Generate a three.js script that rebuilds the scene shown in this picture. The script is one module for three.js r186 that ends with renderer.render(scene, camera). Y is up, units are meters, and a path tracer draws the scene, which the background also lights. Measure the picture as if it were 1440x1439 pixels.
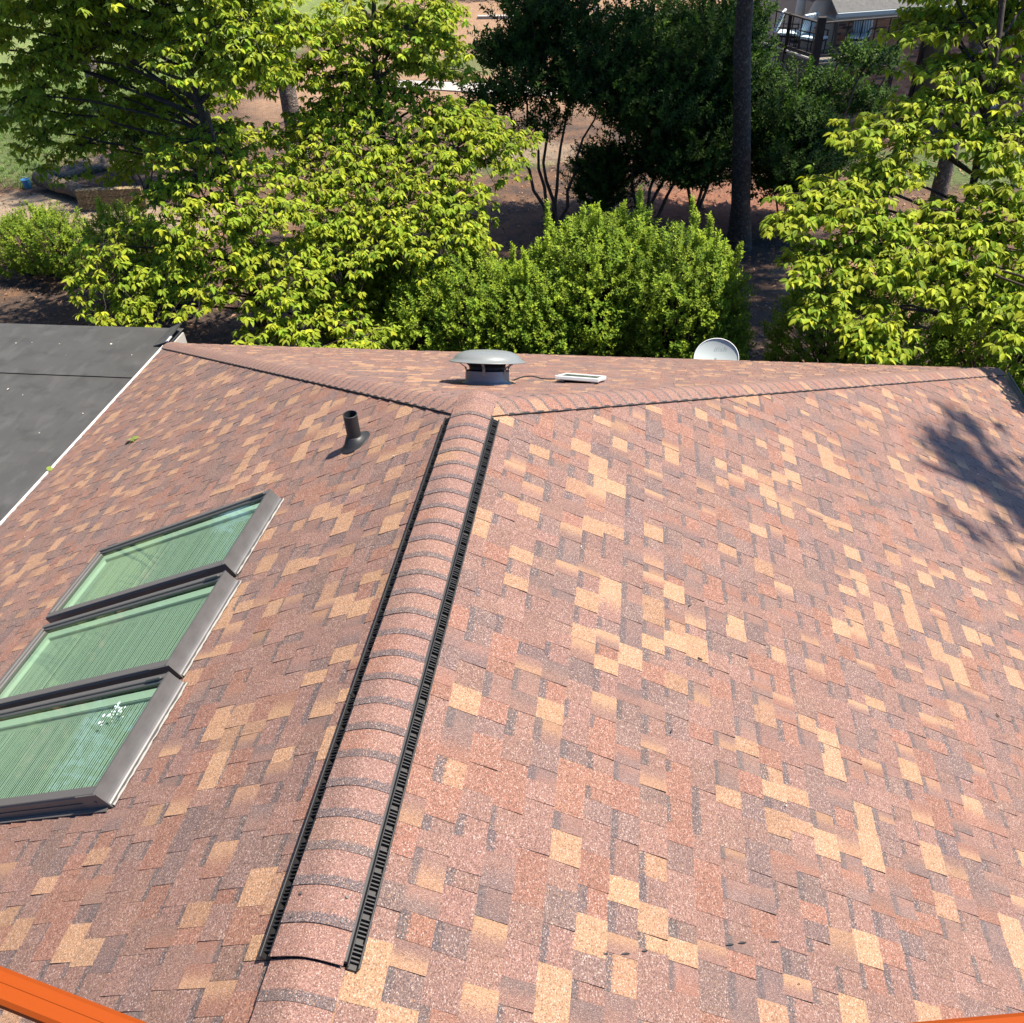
import * as THREE from 'three';
import { mergeGeometries } from 'three/addons/utils/BufferGeometryUtils.js';
import { Sky } from 'three/addons/objects/Sky.js';
import { ImprovedNoise } from 'three/addons/math/ImprovedNoise.js';

// ---------- camera, sky, sun, exposure ----------
const scene = new THREE.Scene();
const camera = new THREE.PerspectiveCamera(63.72, 1, 0.05, 900);
camera.rotation.order = 'YXZ';
camera.position.set(0.911, 2.788, 4.276);
camera.rotation.set(-0.6997, 0.164, -0.0511);
camera.updateMatrixWorld(true);
camera.updateProjectionMatrix();

const SUN = new THREE.Vector3(0.445, 0.885, -0.09).normalize();
const sky = new Sky();
sky.name = 'sky';
sky.scale.setScalar(800);
sky.material.uniforms.sunPosition.value.copy(SUN);
sky.material.uniforms.turbidity.value = 6;
sky.material.uniforms.rayleigh.value = 0.8;
sky.material.uniforms.mieCoefficient.value = 0.004;
sky.userData.kind = 'structure';
scene.add(sky);
scene.environmentIntensity = 0.1;

const sun = new THREE.DirectionalLight(0xfff1dc, 4.6);
sun.name = 'sun';
sun.position.copy(SUN).multiplyScalar(60);
sun.castShadow = true;
sun.shadow.mapSize.set(4096, 4096);
sun.shadow.radius = 1;
Object.assign(sun.shadow.camera, { left: -40, right: 40, top: 40, bottom: -40, near: 1, far: 160 });
scene.add(sun);

const renderer = new THREE.WebGLRenderer({ antialias: true });
renderer.toneMapping = THREE.LinearToneMapping;
renderer.toneMappingExposure = 2.6;
renderer.shadowMap.enabled = true;

// ---------- helpers ----------
function rngFrom(seed) {
  let a = seed >>> 0;
  return () => {
    a = (a + 0x6d2b79f5) | 0;
    let t = Math.imul(a ^ (a >>> 15), 1 | a);
    t = (t + Math.imul(t ^ (t >>> 7), 61 | t)) ^ t;
    return ((t ^ (t >>> 14)) >>> 0) / 4294967296;
  };
}
const noise = new ImprovedNoise();
const fbm = (x, y, z = 0) => noise.noise(x, y, z) * 0.55 + noise.noise(x * 2.1, y * 2.1, z + 7) * 0.28 + noise.noise(x * 4.3, y * 4.3, z + 13) * 0.17;
const V = (x, y, z) => new THREE.Vector3(x, y, z);
const mixc = (a, b, t) => [a[0] + (b[0] - a[0]) * t, a[1] + (b[1] - a[1]) * t, a[2] + (b[2] - a[2]) * t];
const smooth = (a, b, x) => { const t = Math.min(1, Math.max(0, (x - a) / (b - a))); return t * t * (3 - 2 * t); };
const taken = {};
function numbered(name) {
  const n = taken[name] ?? 0;
  taken[name] = n + 1;
  return n ? `${name}_${String(n).padStart(3, '0')}` : name;
}
function tag(o, label, category, group, kind) {
  if (label) o.userData.label = label;
  if (category) o.userData.category = category;
  if (group) o.userData.group = group;
  if (kind) o.userData.kind = kind;
  return o;
}
function thing(name, label, category, pos = [0, 0, 0], turn = 0, group) {
  const g = new THREE.Group();
  g.name = numbered(name);
  g.position.set(...pos);
  g.rotation.y = turn;
  scene.add(g);
  return tag(g, label, category, group);
}
function part(name, geo, mat, parent, kind) {
  const m = new THREE.Mesh(geo, mat);
  m.name = name;
  m.castShadow = m.receiveShadow = true;
  if (kind) m.userData.kind = kind;
  parent.add(m);
  return m;
}
function plain(geo) { const g = geo.index ? geo.toNonIndexed() : geo; for (const k of Object.keys(g.attributes)) if (!['position', 'normal', 'uv'].includes(k)) g.deleteAttribute(k); return g; }
const merge = (list) => mergeGeometries(list.map(plain), false);
function box(w, h, d, x = 0, y = 0, z = 0, rx = 0, ry = 0, rz = 0) {
  const g = new THREE.BoxGeometry(w, h, d);
  if (rx) g.rotateX(rx);
  if (rz) g.rotateZ(rz);
  if (ry) g.rotateY(ry);
  return g.translate(x, y, z);
}
// a box with chamfered long edges, made by extruding a chamfered section along z
function bar(w, h, len, c = 0.006) {
  const s = new THREE.Shape();
  const a = w / 2, b = h / 2;
  s.moveTo(-a + c, -b); s.lineTo(a - c, -b); s.lineTo(a, -b + c); s.lineTo(a, b - c); s.lineTo(a - c, b); s.lineTo(-a + c, b); s.lineTo(-a, b - c); s.lineTo(-a, -b + c); s.closePath();
  return new THREE.ExtrudeGeometry(s, { depth: len, bevelEnabled: false }).translate(0, 0, -len / 2);
}
// bar between two points
function barBetween(p, q, w, h, c) {
  const g = bar(w, h, p.distanceTo(q), c);
  const m = new THREE.Matrix4().lookAt(q, p, V(0, 1, 0));
  g.applyMatrix4(m);
  const mid = p.clone().add(q).multiplyScalar(0.5);
  return g.translate(mid.x, mid.y, mid.z);
}
// tapered tube through points with radii
function limb(pts, radii, sides = 8, wob = 0, rnd = null) {
  const pos = [], nor = [], uv = [], idx = [];
  let up = V(0.3, 0.1, 1).normalize(), len = 0;
  for (let i = 0; i < pts.length; i++) {
    const t = (i < pts.length - 1 ? pts[i + 1].clone().sub(pts[i]) : pts[i].clone().sub(pts[i - 1])).normalize();
    const s = V().crossVectors(up, t).normalize();
    up = V().crossVectors(t, s).normalize();
    if (i) len += pts[i].distanceTo(pts[i - 1]);
    for (let k = 0; k <= sides; k++) {
      const a = (k / sides) * Math.PI * 2;
      const r = radii[i] * (1 + (wob ? wob * fbm(Math.cos(a) * 1.3 + pts[0].x, Math.sin(a) * 1.3 + pts[0].z, len * 1.7) : 0));
      const n = s.clone().multiplyScalar(Math.cos(a)).addScaledVector(up, Math.sin(a));
      pos.push(pts[i].x + n.x * r, pts[i].y + n.y * r, pts[i].z + n.z * r);
      nor.push(n.x, n.y, n.z);
      uv.push(k / sides, len);
    }
  }
  const w = sides + 1;
  for (let i = 0; i < pts.length - 1; i++) for (let k = 0; k < sides; k++) {
    const a = i * w + k, b = a + 1, c = a + w, d = c + 1;
    idx.push(a, b, c, b, d, c);
  }
  const g = new THREE.BufferGeometry();
  g.setAttribute('position', new THREE.Float32BufferAttribute(pos, 3));
  g.setAttribute('normal', new THREE.Float32BufferAttribute(nor, 3));
  g.setAttribute('uv', new THREE.Float32BufferAttribute(uv, 2));
  g.setIndex(idx);
  return g;
}
function dataTex(w, h, fn, srgb = false) {
  const d = new Uint8Array(w * h * 4);
  for (let y = 0; y < h; y++) for (let x = 0; x < w; x++) {
    const c = fn(x, y), i = (y * w + x) * 4;
    d[i] = Math.max(0, Math.min(255, c[0] * 255)); d[i + 1] = Math.max(0, Math.min(255, c[1] * 255)); d[i + 2] = Math.max(0, Math.min(255, c[2] * 255)); d[i + 3] = 255;
  }
  const t = new THREE.DataTexture(d, w, h);
  t.wrapS = t.wrapT = THREE.RepeatWrapping;
  t.magFilter = THREE.LinearFilter;
  t.minFilter = THREE.LinearMipmapLinearFilter;
  t.generateMipmaps = true;
  if (srgb) t.colorSpace = THREE.SRGBColorSpace;
  t.needsUpdate = true;
  return t;
}
const std = (c, o = {}) => new THREE.MeshStandardMaterial({ color: Array.isArray(c) ? new THREE.Color().setRGB(...c) : c, roughness: 0.7, ...o });

const frustum = new THREE.Frustum().setFromProjectionMatrix(new THREE.Matrix4().multiplyMatrices(camera.projectionMatrix, camera.matrixWorldInverse));

// ---------- textures ----------
// ceramic roofing granules: an atlas of 128 swatches, each a scatter of coloured grains.
// Swatches mix the grains of one or two colour blends; some carry the dark shadow band printed on laminated shingles.
const TONES = { tan: [0.262, 0.15, 0.086], tan2: [0.218, 0.121, 0.072], rust: [0.168, 0.08, 0.056], rose: [0.156, 0.085, 0.067], brown: [0.142, 0.08, 0.064], plum: [0.124, 0.076, 0.065], dark: [0.106, 0.069, 0.062] };
const AX = 8, AY = 16, TW = 256, TH = 128;
const swatches = []; // {a, b, band, end}
const granule = (() => {
  const Wd = AX * TW, Hd = AY * TH, r = rngFrom(11), col = new Float32Array(Wd * Hd * 3), hgt = new Float32Array(Wd * Hd);
  const names = ['tan', 'tan2', 'rust', 'rose', 'brown', 'plum', 'dark'];
  for (const n of names) for (let k = 0; k < 4; k++) swatches.push({ a: n, b: n });
  for (const [a, b] of [['tan', 'rose'], ['tan', 'rust'], ['rose', 'plum'], ['tan2', 'brown'], ['rust', 'brown'], ['rose', 'tan2'], ['brown', 'tan'], ['plum', 'rust'], ['dark', 'rose'], ['rust', 'tan'], ['rose', 'brown'], ['brown', 'dark']]) for (let k = 0; k < 3; k++) swatches.push({ a, b });
  for (const n of names) for (let k = 0; k < 4; k++) swatches.push({ a: n, b: n, band: 0.2 + 0.05 * k });
  for (const [a, b] of [['rose', 'plum'], ['brown', 'rose'], ['rust', 'rose'], ['plum', 'brown'], ['brown', 'tan2'], ['dark', 'plum']]) for (let k = 0; k < 2; k++) swatches.push({ a, b, band: 0.24 + 0.06 * k });
  for (const n of ['rose', 'rose', 'brown', 'rust', 'tan2', 'rose', 'brown', 'rust']) swatches.push({ a: n, b: n === 'tan2' ? 'rose' : 'rose', end: 0.29, cap: 1 });
  for (const n of ['rose', 'rose', 'brown', 'rust', 'tan2', 'rose', 'brown', 'rust']) swatches.push({ a: n, b: n === 'tan2' ? 'rose' : 'rose', end: 0.22, cap: 1 });
  for (const n of ['rose', 'brown', 'rust', 'tan']) swatches.push({ a: n, b: n, cap: 1 });
  swatches.length = Math.min(swatches.length, AX * AY);
  const grain = (s, u, v) => { // colour of one grain at u along, v down the swatch
    let t = s.a;
    if (s.b !== s.a && r() < smooth(0.2, 0.8, u + (r() - 0.5) * 0.25)) t = s.b;
    if (s.band && v < s.band + (r() - 0.5) * 0.09) t = r() < 0.85 ? 'band' : t;
    if (s.end && v > 1 - s.end + (r() - 0.5) * 0.06) t = r() < 0.88 ? 'band' : t;
    const c = t === 'band' ? [0.07, 0.054, 0.054] : TONES[t], q = r();
    if (q < 0.09) return mixc(c, [0.46, 0.37, 0.325], 0.55);
    if (q < 0.13) return mixc(c, TONES.tan, 0.8);
    const m = q < 0.36 ? 0.42 + r() * 0.2 : q < 0.78 ? 0.85 + r() * 0.25 : 1.25 + r() * 0.4;
    return [c[0] * m, c[1] * m, c[2] * m];
  };
  swatches.forEach((s, k) => {
    const X = (k % AX) * TW, Y = Math.floor(k / AX) * TH;
    for (let y = 0; y < TH; y++) for (let x = 0; x < TW; x++) { const c = grain(s, x / TW, y / TH), j = (Y + y) * Wd + X + x; col.set(c, j * 3); hgt[j] = 0.3 + r() * 0.1; }
    for (let i = 0; i < 6200; i++) {
      const cx = (r() * TW) | 0, cy = (r() * TH) | 0, c = grain(s, cx / TW, cy / TH), rad = r() < 0.72 ? 1 : 2, h = 0.35 + r() * 0.6;
      for (let y = -rad; y <= rad; y++) for (let x = -rad; x <= rad; x++) { const px = cx + x, py = cy + y; if (x * x + y * y > rad * rad + 0.3 || px < 0 || py < 0 || px >= TW || py >= TH) continue; const j = (Y + py) * Wd + X + px; col.set(c, j * 3); hgt[j] = h; }
    }
  });
  const e = (v) => (v <= 0.0031308 ? v * 12.92 : 1.055 * Math.pow(v, 1 / 2.4) - 0.055);
  return { map: dataTex(Wd, Hd, (x, y) => { const j = (y * Wd + x) * 3; return [e(col[j]), e(col[j + 1]), e(col[j + 2])]; }, true), bump: dataTex(Wd / 2, Hd / 2, (x, y) => { const j = y * 2 * Wd + x * 2, v = (hgt[j] + hgt[j + 1]) / 2; return [v, v, v]; }) };
})();
const swatchUV = (k, u, v) => [((k % AX) * TW + 4 + u * (TW - 8)) / (AX * TW), (Math.floor(k / AX) * TH + 4 + v * (TH - 8)) / (AY * TH)];
const membraneTex = dataTex(512, 512, (() => { const r = rngFrom(5); return (x, y) => {
  const n = fbm(x / 60, y / 60, 3) * 0.5 + fbm(x / 15, y / 60, 9) * 0.25, s = r();
  const st = smooth(0.05, 0.3, fbm(x / 34, y / 90, 21)) * 0.16 - smooth(0.1, 0.3, fbm(x / 70, y / 50, 31)) * 0.12;
  const v = 0.5 + n * 0.26 + st * 0.7 + (s > 0.9985 ? 0.4 : 0) + (s - 0.5) * 0.07;
  return [v, v, v * 0.985];
}; })());
const barkTex = dataTex(256, 512, (x, y) => {
  const a = Math.abs(fbm(x / 16 + fbm(x / 40, y / 60) * 1.5, y / 55, 2)), b = fbm(x / 7, y / 14, 8);
  const v = 0.25 + Math.min(0.75, a * 1.7) + b * 0.18;
  return [v, v * 0.97, v * 0.93];
});
const metalTex = dataTex(256, 256, (x, y) => { const v = 0.72 + fbm(x / 22, y / 22, 4) * 0.22 + fbm(x / 5, y / 40, 1) * 0.1; return [v, v, v]; });

// ---------- the house: its roof ----------
const W = 5.686, R = 2.861, SL = R / W, CO = 1 / Math.hypot(1, SL), SI = SL * CO, U = W / CO, ZN = 8, GY = -5.5;
const house = thing('house', 'house with brown, red and tan shingled hip roof and a flat black roof wing', 'house');
// slope coordinates (u down the slope, v along it, h off it) to the world
const onRight = (u, v, h) => V(u * CO + SI * h, -u * SI + CO * h, v);
const onLeft = (u, v, h) => V(-u * CO - SI * h, -u * SI + CO * h, v);
const onHip = (u, v, h) => V(v, -u * SI + CO * h, -u * CO - SI * h);

const shingleMat = std(0xffffff, { vertexColors: true, map: granule.map, bumpMap: granule.bump, bumpScale: 0.0018, roughness: 0.93 });
const deckMat = std([0.03, 0.03, 0.03], { roughness: 0.95 });
const choose = (test) => swatches.map((s, i) => [s, i]).filter(([s]) => test(s)).map((q) => q[1]);
const SW = { plain: {}, blend: choose((s) => s.a !== s.b && !s.band && !s.cap), band: {}, bandBlend: choose((s) => s.a !== s.b && s.band), cap27: choose((s) => s.end === 0.29), cap16: choose((s) => s.end === 0.22), cap0: choose((s) => s.cap && !s.end) };
for (const n of Object.keys(TONES)) { SW.plain[n] = choose((s) => s.a === n && s.b === n && !s.band && !s.cap); SW.band[n] = choose((s) => s.a === n && s.b === n && s.band); }
function pickTone(r, tooth) {
  const q = r();
  if (tooth) return q < 0.2 ? 'tan' : q < 0.265 ? 'tan2' : q < 0.45 ? 'rust' : q < 0.68 ? 'rose' : q < 0.86 ? 'brown' : q < 0.95 ? 'plum' : 'dark';
  return q < 0.05 ? 'tan' : q < 0.09 ? 'tan2' : q < 0.2 ? 'rust' : q < 0.46 ? 'rose' : q < 0.72 ? 'brown' : q < 0.9 ? 'plum' : 'dark';
}
const one = (r, l) => l[(r() * l.length) | 0];
class Soup {
  constructor() { this.p = []; this.n = []; this.u = []; this.c = []; }
  quad(a, b, c, d, ua, ub, uc, ud, ca, cb, cc, cd) {
    const n = V().crossVectors(b.clone().sub(a), c.clone().sub(a)).normalize();
    for (const [q, w, k] of [[a, ua, ca], [b, ub, cb], [c, uc, cc], [a, ua, ca], [c, uc, cc], [d, ud, cd]]) {
      this.p.push(q.x, q.y, q.z); this.n.push(n.x, n.y, n.z); this.u.push(w[0], w[1]); this.c.push(...k);
    }
  }
  geo() {
    const g = new THREE.BufferGeometry();
    g.setAttribute('position', new THREE.Float32BufferAttribute(this.p, 3));
    g.setAttribute('normal', new THREE.Float32BufferAttribute(this.n, 3));
    g.setAttribute('uv', new THREE.Float32BufferAttribute(this.u, 2));
    g.setAttribute('color', new THREE.Float32BufferAttribute(this.c, 3));
    return g;
  }
}
// one exposed shingle piece, thicker at its lower (butt) edge
function shinglePiece(soup, P, u0, u1, v0, v1, q, flip) {
  const hAt = (u) => q.h0 + (q.h1 - q.h0) * ((u - u0) / (u1 - u0));
  const pt = (u, v, h) => P(u, v + q.skew * (u - u0), h ?? hAt(u));
  const span = Math.min(1, (v1 - v0) / 0.36), s0 = q.wide ? 0 : q.off * (1 - span), s1 = q.wide ? 1 : s0 + span;
  const uvw = (u, v, k = 0) => { let a = s0 + ((v - v0) / (v1 - v0)) * (s1 - s0); if (q.turn) a = 1 - a; return swatchUV(q.sw, a, Math.min(1, Math.max(0, (u - u0) / 0.137 - k))); };
  const put = (a, b, c, d, ...r) => flip ? soup.quad(a, d, c, b, r[0], r[3], r[2], r[1], r[4], r[4], r[4], r[4]) : soup.quad(a, b, c, d, r[0], r[1], r[2], r[3], r[4], r[4], r[4], r[4]);
  const t = q.tint, z = 0.0;
  put(pt(u0, v0), pt(u1, v0), pt(u1, v1), pt(u0, v1), uvw(u0, v0), uvw(u1, v0), uvw(u1, v1), uvw(u0, v1), t);
  put(pt(u1, v0), pt(u1, v0, z), pt(u1, v1, z), pt(u1, v1), uvw(u1, v0, 0.06), uvw(u1, v0), uvw(u1, v1), uvw(u1, v1, 0.06), t);
  put(pt(u0, v0, z), pt(u1, v0, z), pt(u1, v0), pt(u0, v0), uvw(u0, v0), uvw(u1, v0), uvw(u1, v0), uvw(u0, v0), t);
  put(pt(u1, v1, z), pt(u0, v1, z), pt(u0, v1), pt(u1, v1), uvw(u1, v1), uvw(u0, v1), uvw(u0, v1), uvw(u1, v1), t);
}
const EXPO = 0.1345;
function courses(P, range, seed, flip) {
  const r = rngFrom(seed), list = [], nC = Math.ceil(U / EXPO);
  for (let i = 0; i < nC; i++) {
    const u0 = i * EXPO, u1 = Math.min(U, (i + 1) * EXPO);
    const [lo, hi] = range(u0, u1);
    let v = lo - r() * 0.2, tooth = r() < 0.5, last = 'rose';
    const lean = (r() - 0.5) * 0.0016;
    while (v < hi) {
      const w = (tooth ? 0.068 + r() * 0.085 : 0.055 + r() * 0.085) * (r() < 0.12 ? 1.7 : 1);
      const v0 = Math.max(lo, v), v1 = Math.min(hi, v + w);
      const gap = !tooth, fade = r();
      let tone = pickTone(r, tooth);
      if (r() < 0.1 && w < 0.2) tone = last; // blends drop in runs along a shingle
      last = tone;
      const sw = gap ? (fade < 0.16 ? one(r, SW.bandBlend) : r() < 0.7 ? one(r, SW.band[tone]) : one(r, SW.plain[tone])) : fade < 0.26 ? one(r, SW.blend) : one(r, SW.plain[tone]);
      const jit = 0.92 + r() * 0.16, h1 = gap ? 0.0052 + r() * 0.001 : 0.0085 + r() * 0.0018;
      if (v1 - v0 > 0.012) list.push({ u0, u1: u1 + (tooth ? r() * 0.0025 : 0), v0, v1: v1 - 0.0012, q: { h0: 0.0016 + lean, h1, sw, wide: swatches[sw].a !== swatches[sw].b, turn: r() < 0.5, tint: [jit, jit * (0.985 + r() * 0.03), jit * (0.98 + r() * 0.04)], skew: (r() - 0.5) * 0.035, off: r() } });
      v += w;
      tooth = r() < 0.93 ? !tooth : tooth;
    }
  }
  return list;
}
function deckPoly(pts) {
  const g = new THREE.BufferGeometry(), p = [], ind = [];
  for (const q of pts) p.push(q.x, q.y, q.z);
  for (let i = 1; i < pts.length - 1; i++) ind.push(0, i, i + 1);
  g.setAttribute('position', new THREE.Float32BufferAttribute(p, 3));
  g.setIndex(ind);
  g.computeVertexNormals();
  g.setAttribute('uv', new THREE.Float32BufferAttribute(pts.flatMap((q) => [q.x, q.z]), 2));
  return g;
}
function slab(pts, d) { // a flat polygon with thickness d downwards
  const lo = pts.map((q) => q.clone().add(V(0, -d, 0))), list = [deckPoly(pts), deckPoly([...lo].reverse())];
  pts.forEach((q, i) => { const k = (i + 1) % pts.length; list.push(deckPoly([q, lo[i], lo[k], pts[k]])); });
  return mergeGeometries(list.map(plain));
}
function buildSlope(P, deckPts, range, seed, flip, nNear, label) {
  const s = part('roof_slope', slab(deckPts, 0.03), deckMat, house);
  s.userData.label = label;
  const list = courses(P, range, seed, flip), far = new Soup();
  for (const e of list) {
    const c = P((e.u0 + e.u1) / 2, (e.v0 + e.v1) / 2, 0);
    e.d = frustum.containsPoint(c) ? c.distanceTo(camera.position) : 1e6;
  }
  list.sort((a, b) => a.d - b.d).forEach((e, i) => {
    const soup = i < nNear ? new Soup() : far;
    shinglePiece(soup, P, e.u0, e.u1, e.v0, e.v1, e.q, flip);
    if (i < nNear) part('shingle', soup.geo(), shingleMat, s);
  });
  part('shingle_field', far.geo(), shingleMat, s, 'stuff');
  return s;
}
const rightSlope = buildSlope(onRight, [V(0, 0, ZN), V(W, -R, ZN), V(W, -R, -W), V(0, 0, 0)], (u0, u1) => [-u0 * CO + 0.035, ZN], 107, true, 170, 'broad sunlit roof slope of tan, red and plum shingles');
const leftSlope = buildSlope(onLeft, [V(0, 0, 0), V(-W, -R, -W), V(-W, -R, ZN), V(0, 0, ZN)], (u0, u1) => [-u0 * CO + 0.035, ZN], 202, false, 120, 'roof slope that carries the three skylights');
const hipSlope = buildSlope(onHip, [V(0, 0, 0), V(W, -R, -W), V(-W, -R, -W)], (u0, u1) => [-u0 * CO + 0.035, u0 * CO - 0.035], 303, true, 0, 'triangular hip end slope behind the attic fan');

// hip caps, with added black strips that draw the shadow line beneath them
function capSoup(section, E, h0, h1, sw, tint) {
  // section: list of points across; axis along +z (butt at z = E)
  const s = new Soup(), zs = [0, E * 0.5, E], h = (z) => h0 + (h1 - h0) * (z / E), n = section.length - 1;
  const nrm = section.map((q, i) => { const a = section[Math.max(0, i - 1)], b = section[Math.min(n, i + 1)]; const l = Math.hypot(b[0] - a[0], b[1] - a[1]); return [-(b[1] - a[1]) / l, (b[0] - a[0]) / l]; });
  const pt = (i, z, hh) => V(section[i][0] + nrm[i][0] * (hh ?? h(z)), section[i][1] + nrm[i][1] * (hh ?? h(z)), z);
  const uvw = (i, z) => swatchUV(sw, i / n, Math.min(1, z / E)), t = tint;
  for (let k = 0; k < zs.length - 1; k++) for (let i = 0; i < n; i++) { const a = zs[k], b = zs[k + 1]; s.quad(pt(i, a), pt(i, b), pt(i + 1, b), pt(i + 1, a), uvw(i, a), uvw(i, b), uvw(i + 1, b), uvw(i + 1, a), t, t, t, t); }
  for (let i = 0; i < n; i++) s.quad(pt(i, E), pt(i, E, -0.001), pt(i + 1, E, -0.001), pt(i + 1, E), uvw(i, E), uvw(i, E), uvw(i + 1, E), uvw(i + 1, E), t, t, t, t);
  for (const i of [0, n]) s.quad(pt(i, 0), pt(i, 0, -0.002), pt(i, E, -0.002), pt(i, E), uvw(i, 0), uvw(i, 0), uvw(i, E), uvw(i, E), t, t, t, t);
  return s.geo();
}
const capGeos = (sec, list, h0 = 0.003, h1 = 0.0085, E = 0.126) => list.map((sw, k) => capSoup(sec, E, h0, h1, sw, [1.08 + 0.03 * (k % 3), 1.08 + 0.03 * (k % 3), 1.1]));
const CAPE = 0.126;
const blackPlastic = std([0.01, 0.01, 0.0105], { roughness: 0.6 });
for (const sd of [1, -1]) {
  const a = V(sd * W, -R, -W).normalize();
  const n1 = V(sd * SL, 1, 0).normalize(), n2 = V(0, 1, -SL).normalize();
  const up = n1.clone().add(n2).normalize(), right = V().crossVectors(up, a).normalize();
  // local frame: x = right, y = up', z = a
  const yy = V().crossVectors(a, right).normalize();
  const d1 = V().crossVectors(n1, a).normalize(), d2 = V().crossVectors(a, n2).normalize();
  if (d1.z < 0) d1.negate();
  if (d2.z > 0) d2.negate();
  const to2 = (v) => [v.dot(right), v.dot(yy)];
  const rise = 0.012;
  const half = 0.128, arms = [];
  for (const t of [-1, -0.7, -0.4, -0.18, 0, 0.18, 0.4, 0.7, 1]) {
    const d = t < 0 ? d1 : d2, q = to2(d.clone().multiplyScalar(half * Math.abs(t)));
    arms.push([q[0], q[1] + rise - 0.008 * Math.exp(-t * t * 22)]);
  }
  if (arms[0][0] > arms[arms.length - 1][0]) arms.reverse();
  const frame = new THREE.Matrix4().makeBasis(right, yy, a);
  const hip = new THREE.Group();
  hip.name = 'hip_ridge';
  house.add(hip);
  const geos = capGeos(arms, SW.cap16);
  const L = Math.hypot(W, R, W), n = Math.floor((L - 0.1) / CAPE), r = rngFrom(sd + 77);
  for (let i = 0; i <= n; i++) {
    const m = part('cap_shingle', one(r, geos), shingleMat, hip);
    m.matrixAutoUpdate = false;
    m.matrix.copy(frame).setPosition(a.clone().multiplyScalar(0.06 + i * CAPE));
    m.matrix.decompose(m.position, m.quaternion, m.scale);
    m.matrixAutoUpdate = true;
    m.updateMatrix();
  }
  // black strips under both cap edges, the shade there made as dark geometry
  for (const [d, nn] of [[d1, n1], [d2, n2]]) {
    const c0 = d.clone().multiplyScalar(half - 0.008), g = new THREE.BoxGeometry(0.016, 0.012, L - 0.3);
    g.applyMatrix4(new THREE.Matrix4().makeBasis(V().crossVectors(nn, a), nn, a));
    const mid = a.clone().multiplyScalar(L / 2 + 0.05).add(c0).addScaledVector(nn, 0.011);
    part('shadow_strip', g.translate(mid.x, mid.y, mid.z), blackPlastic, hip);
  }
}

// plain ridge caps: behind the vent (at the apex) and in front of it
function ridgeSection(lift, half, round) {
  const out = [];
  for (let i = 0; i <= 12; i++) { const x = -half + (2 * half * i) / 12; out.push([x, lift - SL * (Math.sqrt(x * x + round * round) - round)]); }
  return out;
}
const lowSec = ridgeSection(0.008, 0.125, 0.05), highSec = ridgeSection(0.031, 0.122, 0.07);
const lowGeos = capGeos(lowSec, SW.cap27, 0.002, 0.0055);
const ridgeLine = new THREE.Group();
ridgeLine.name = 'ridge_line';
house.add(ridgeLine);
{
  const r = rngFrom(9);
  for (const z of [-0.14, -0.03]) part('cap_shingle', one(r, lowGeos), shingleMat, ridgeLine).position.set(0, z < -0.1 ? 0.006 : 0.018, z);
  for (let z = 3.18; z < ZN - CAPE; z += CAPE) part('cap_shingle', one(r, lowGeos), shingleMat, ridgeLine).position.set(0, 0, z + 0.11);
}

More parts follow.
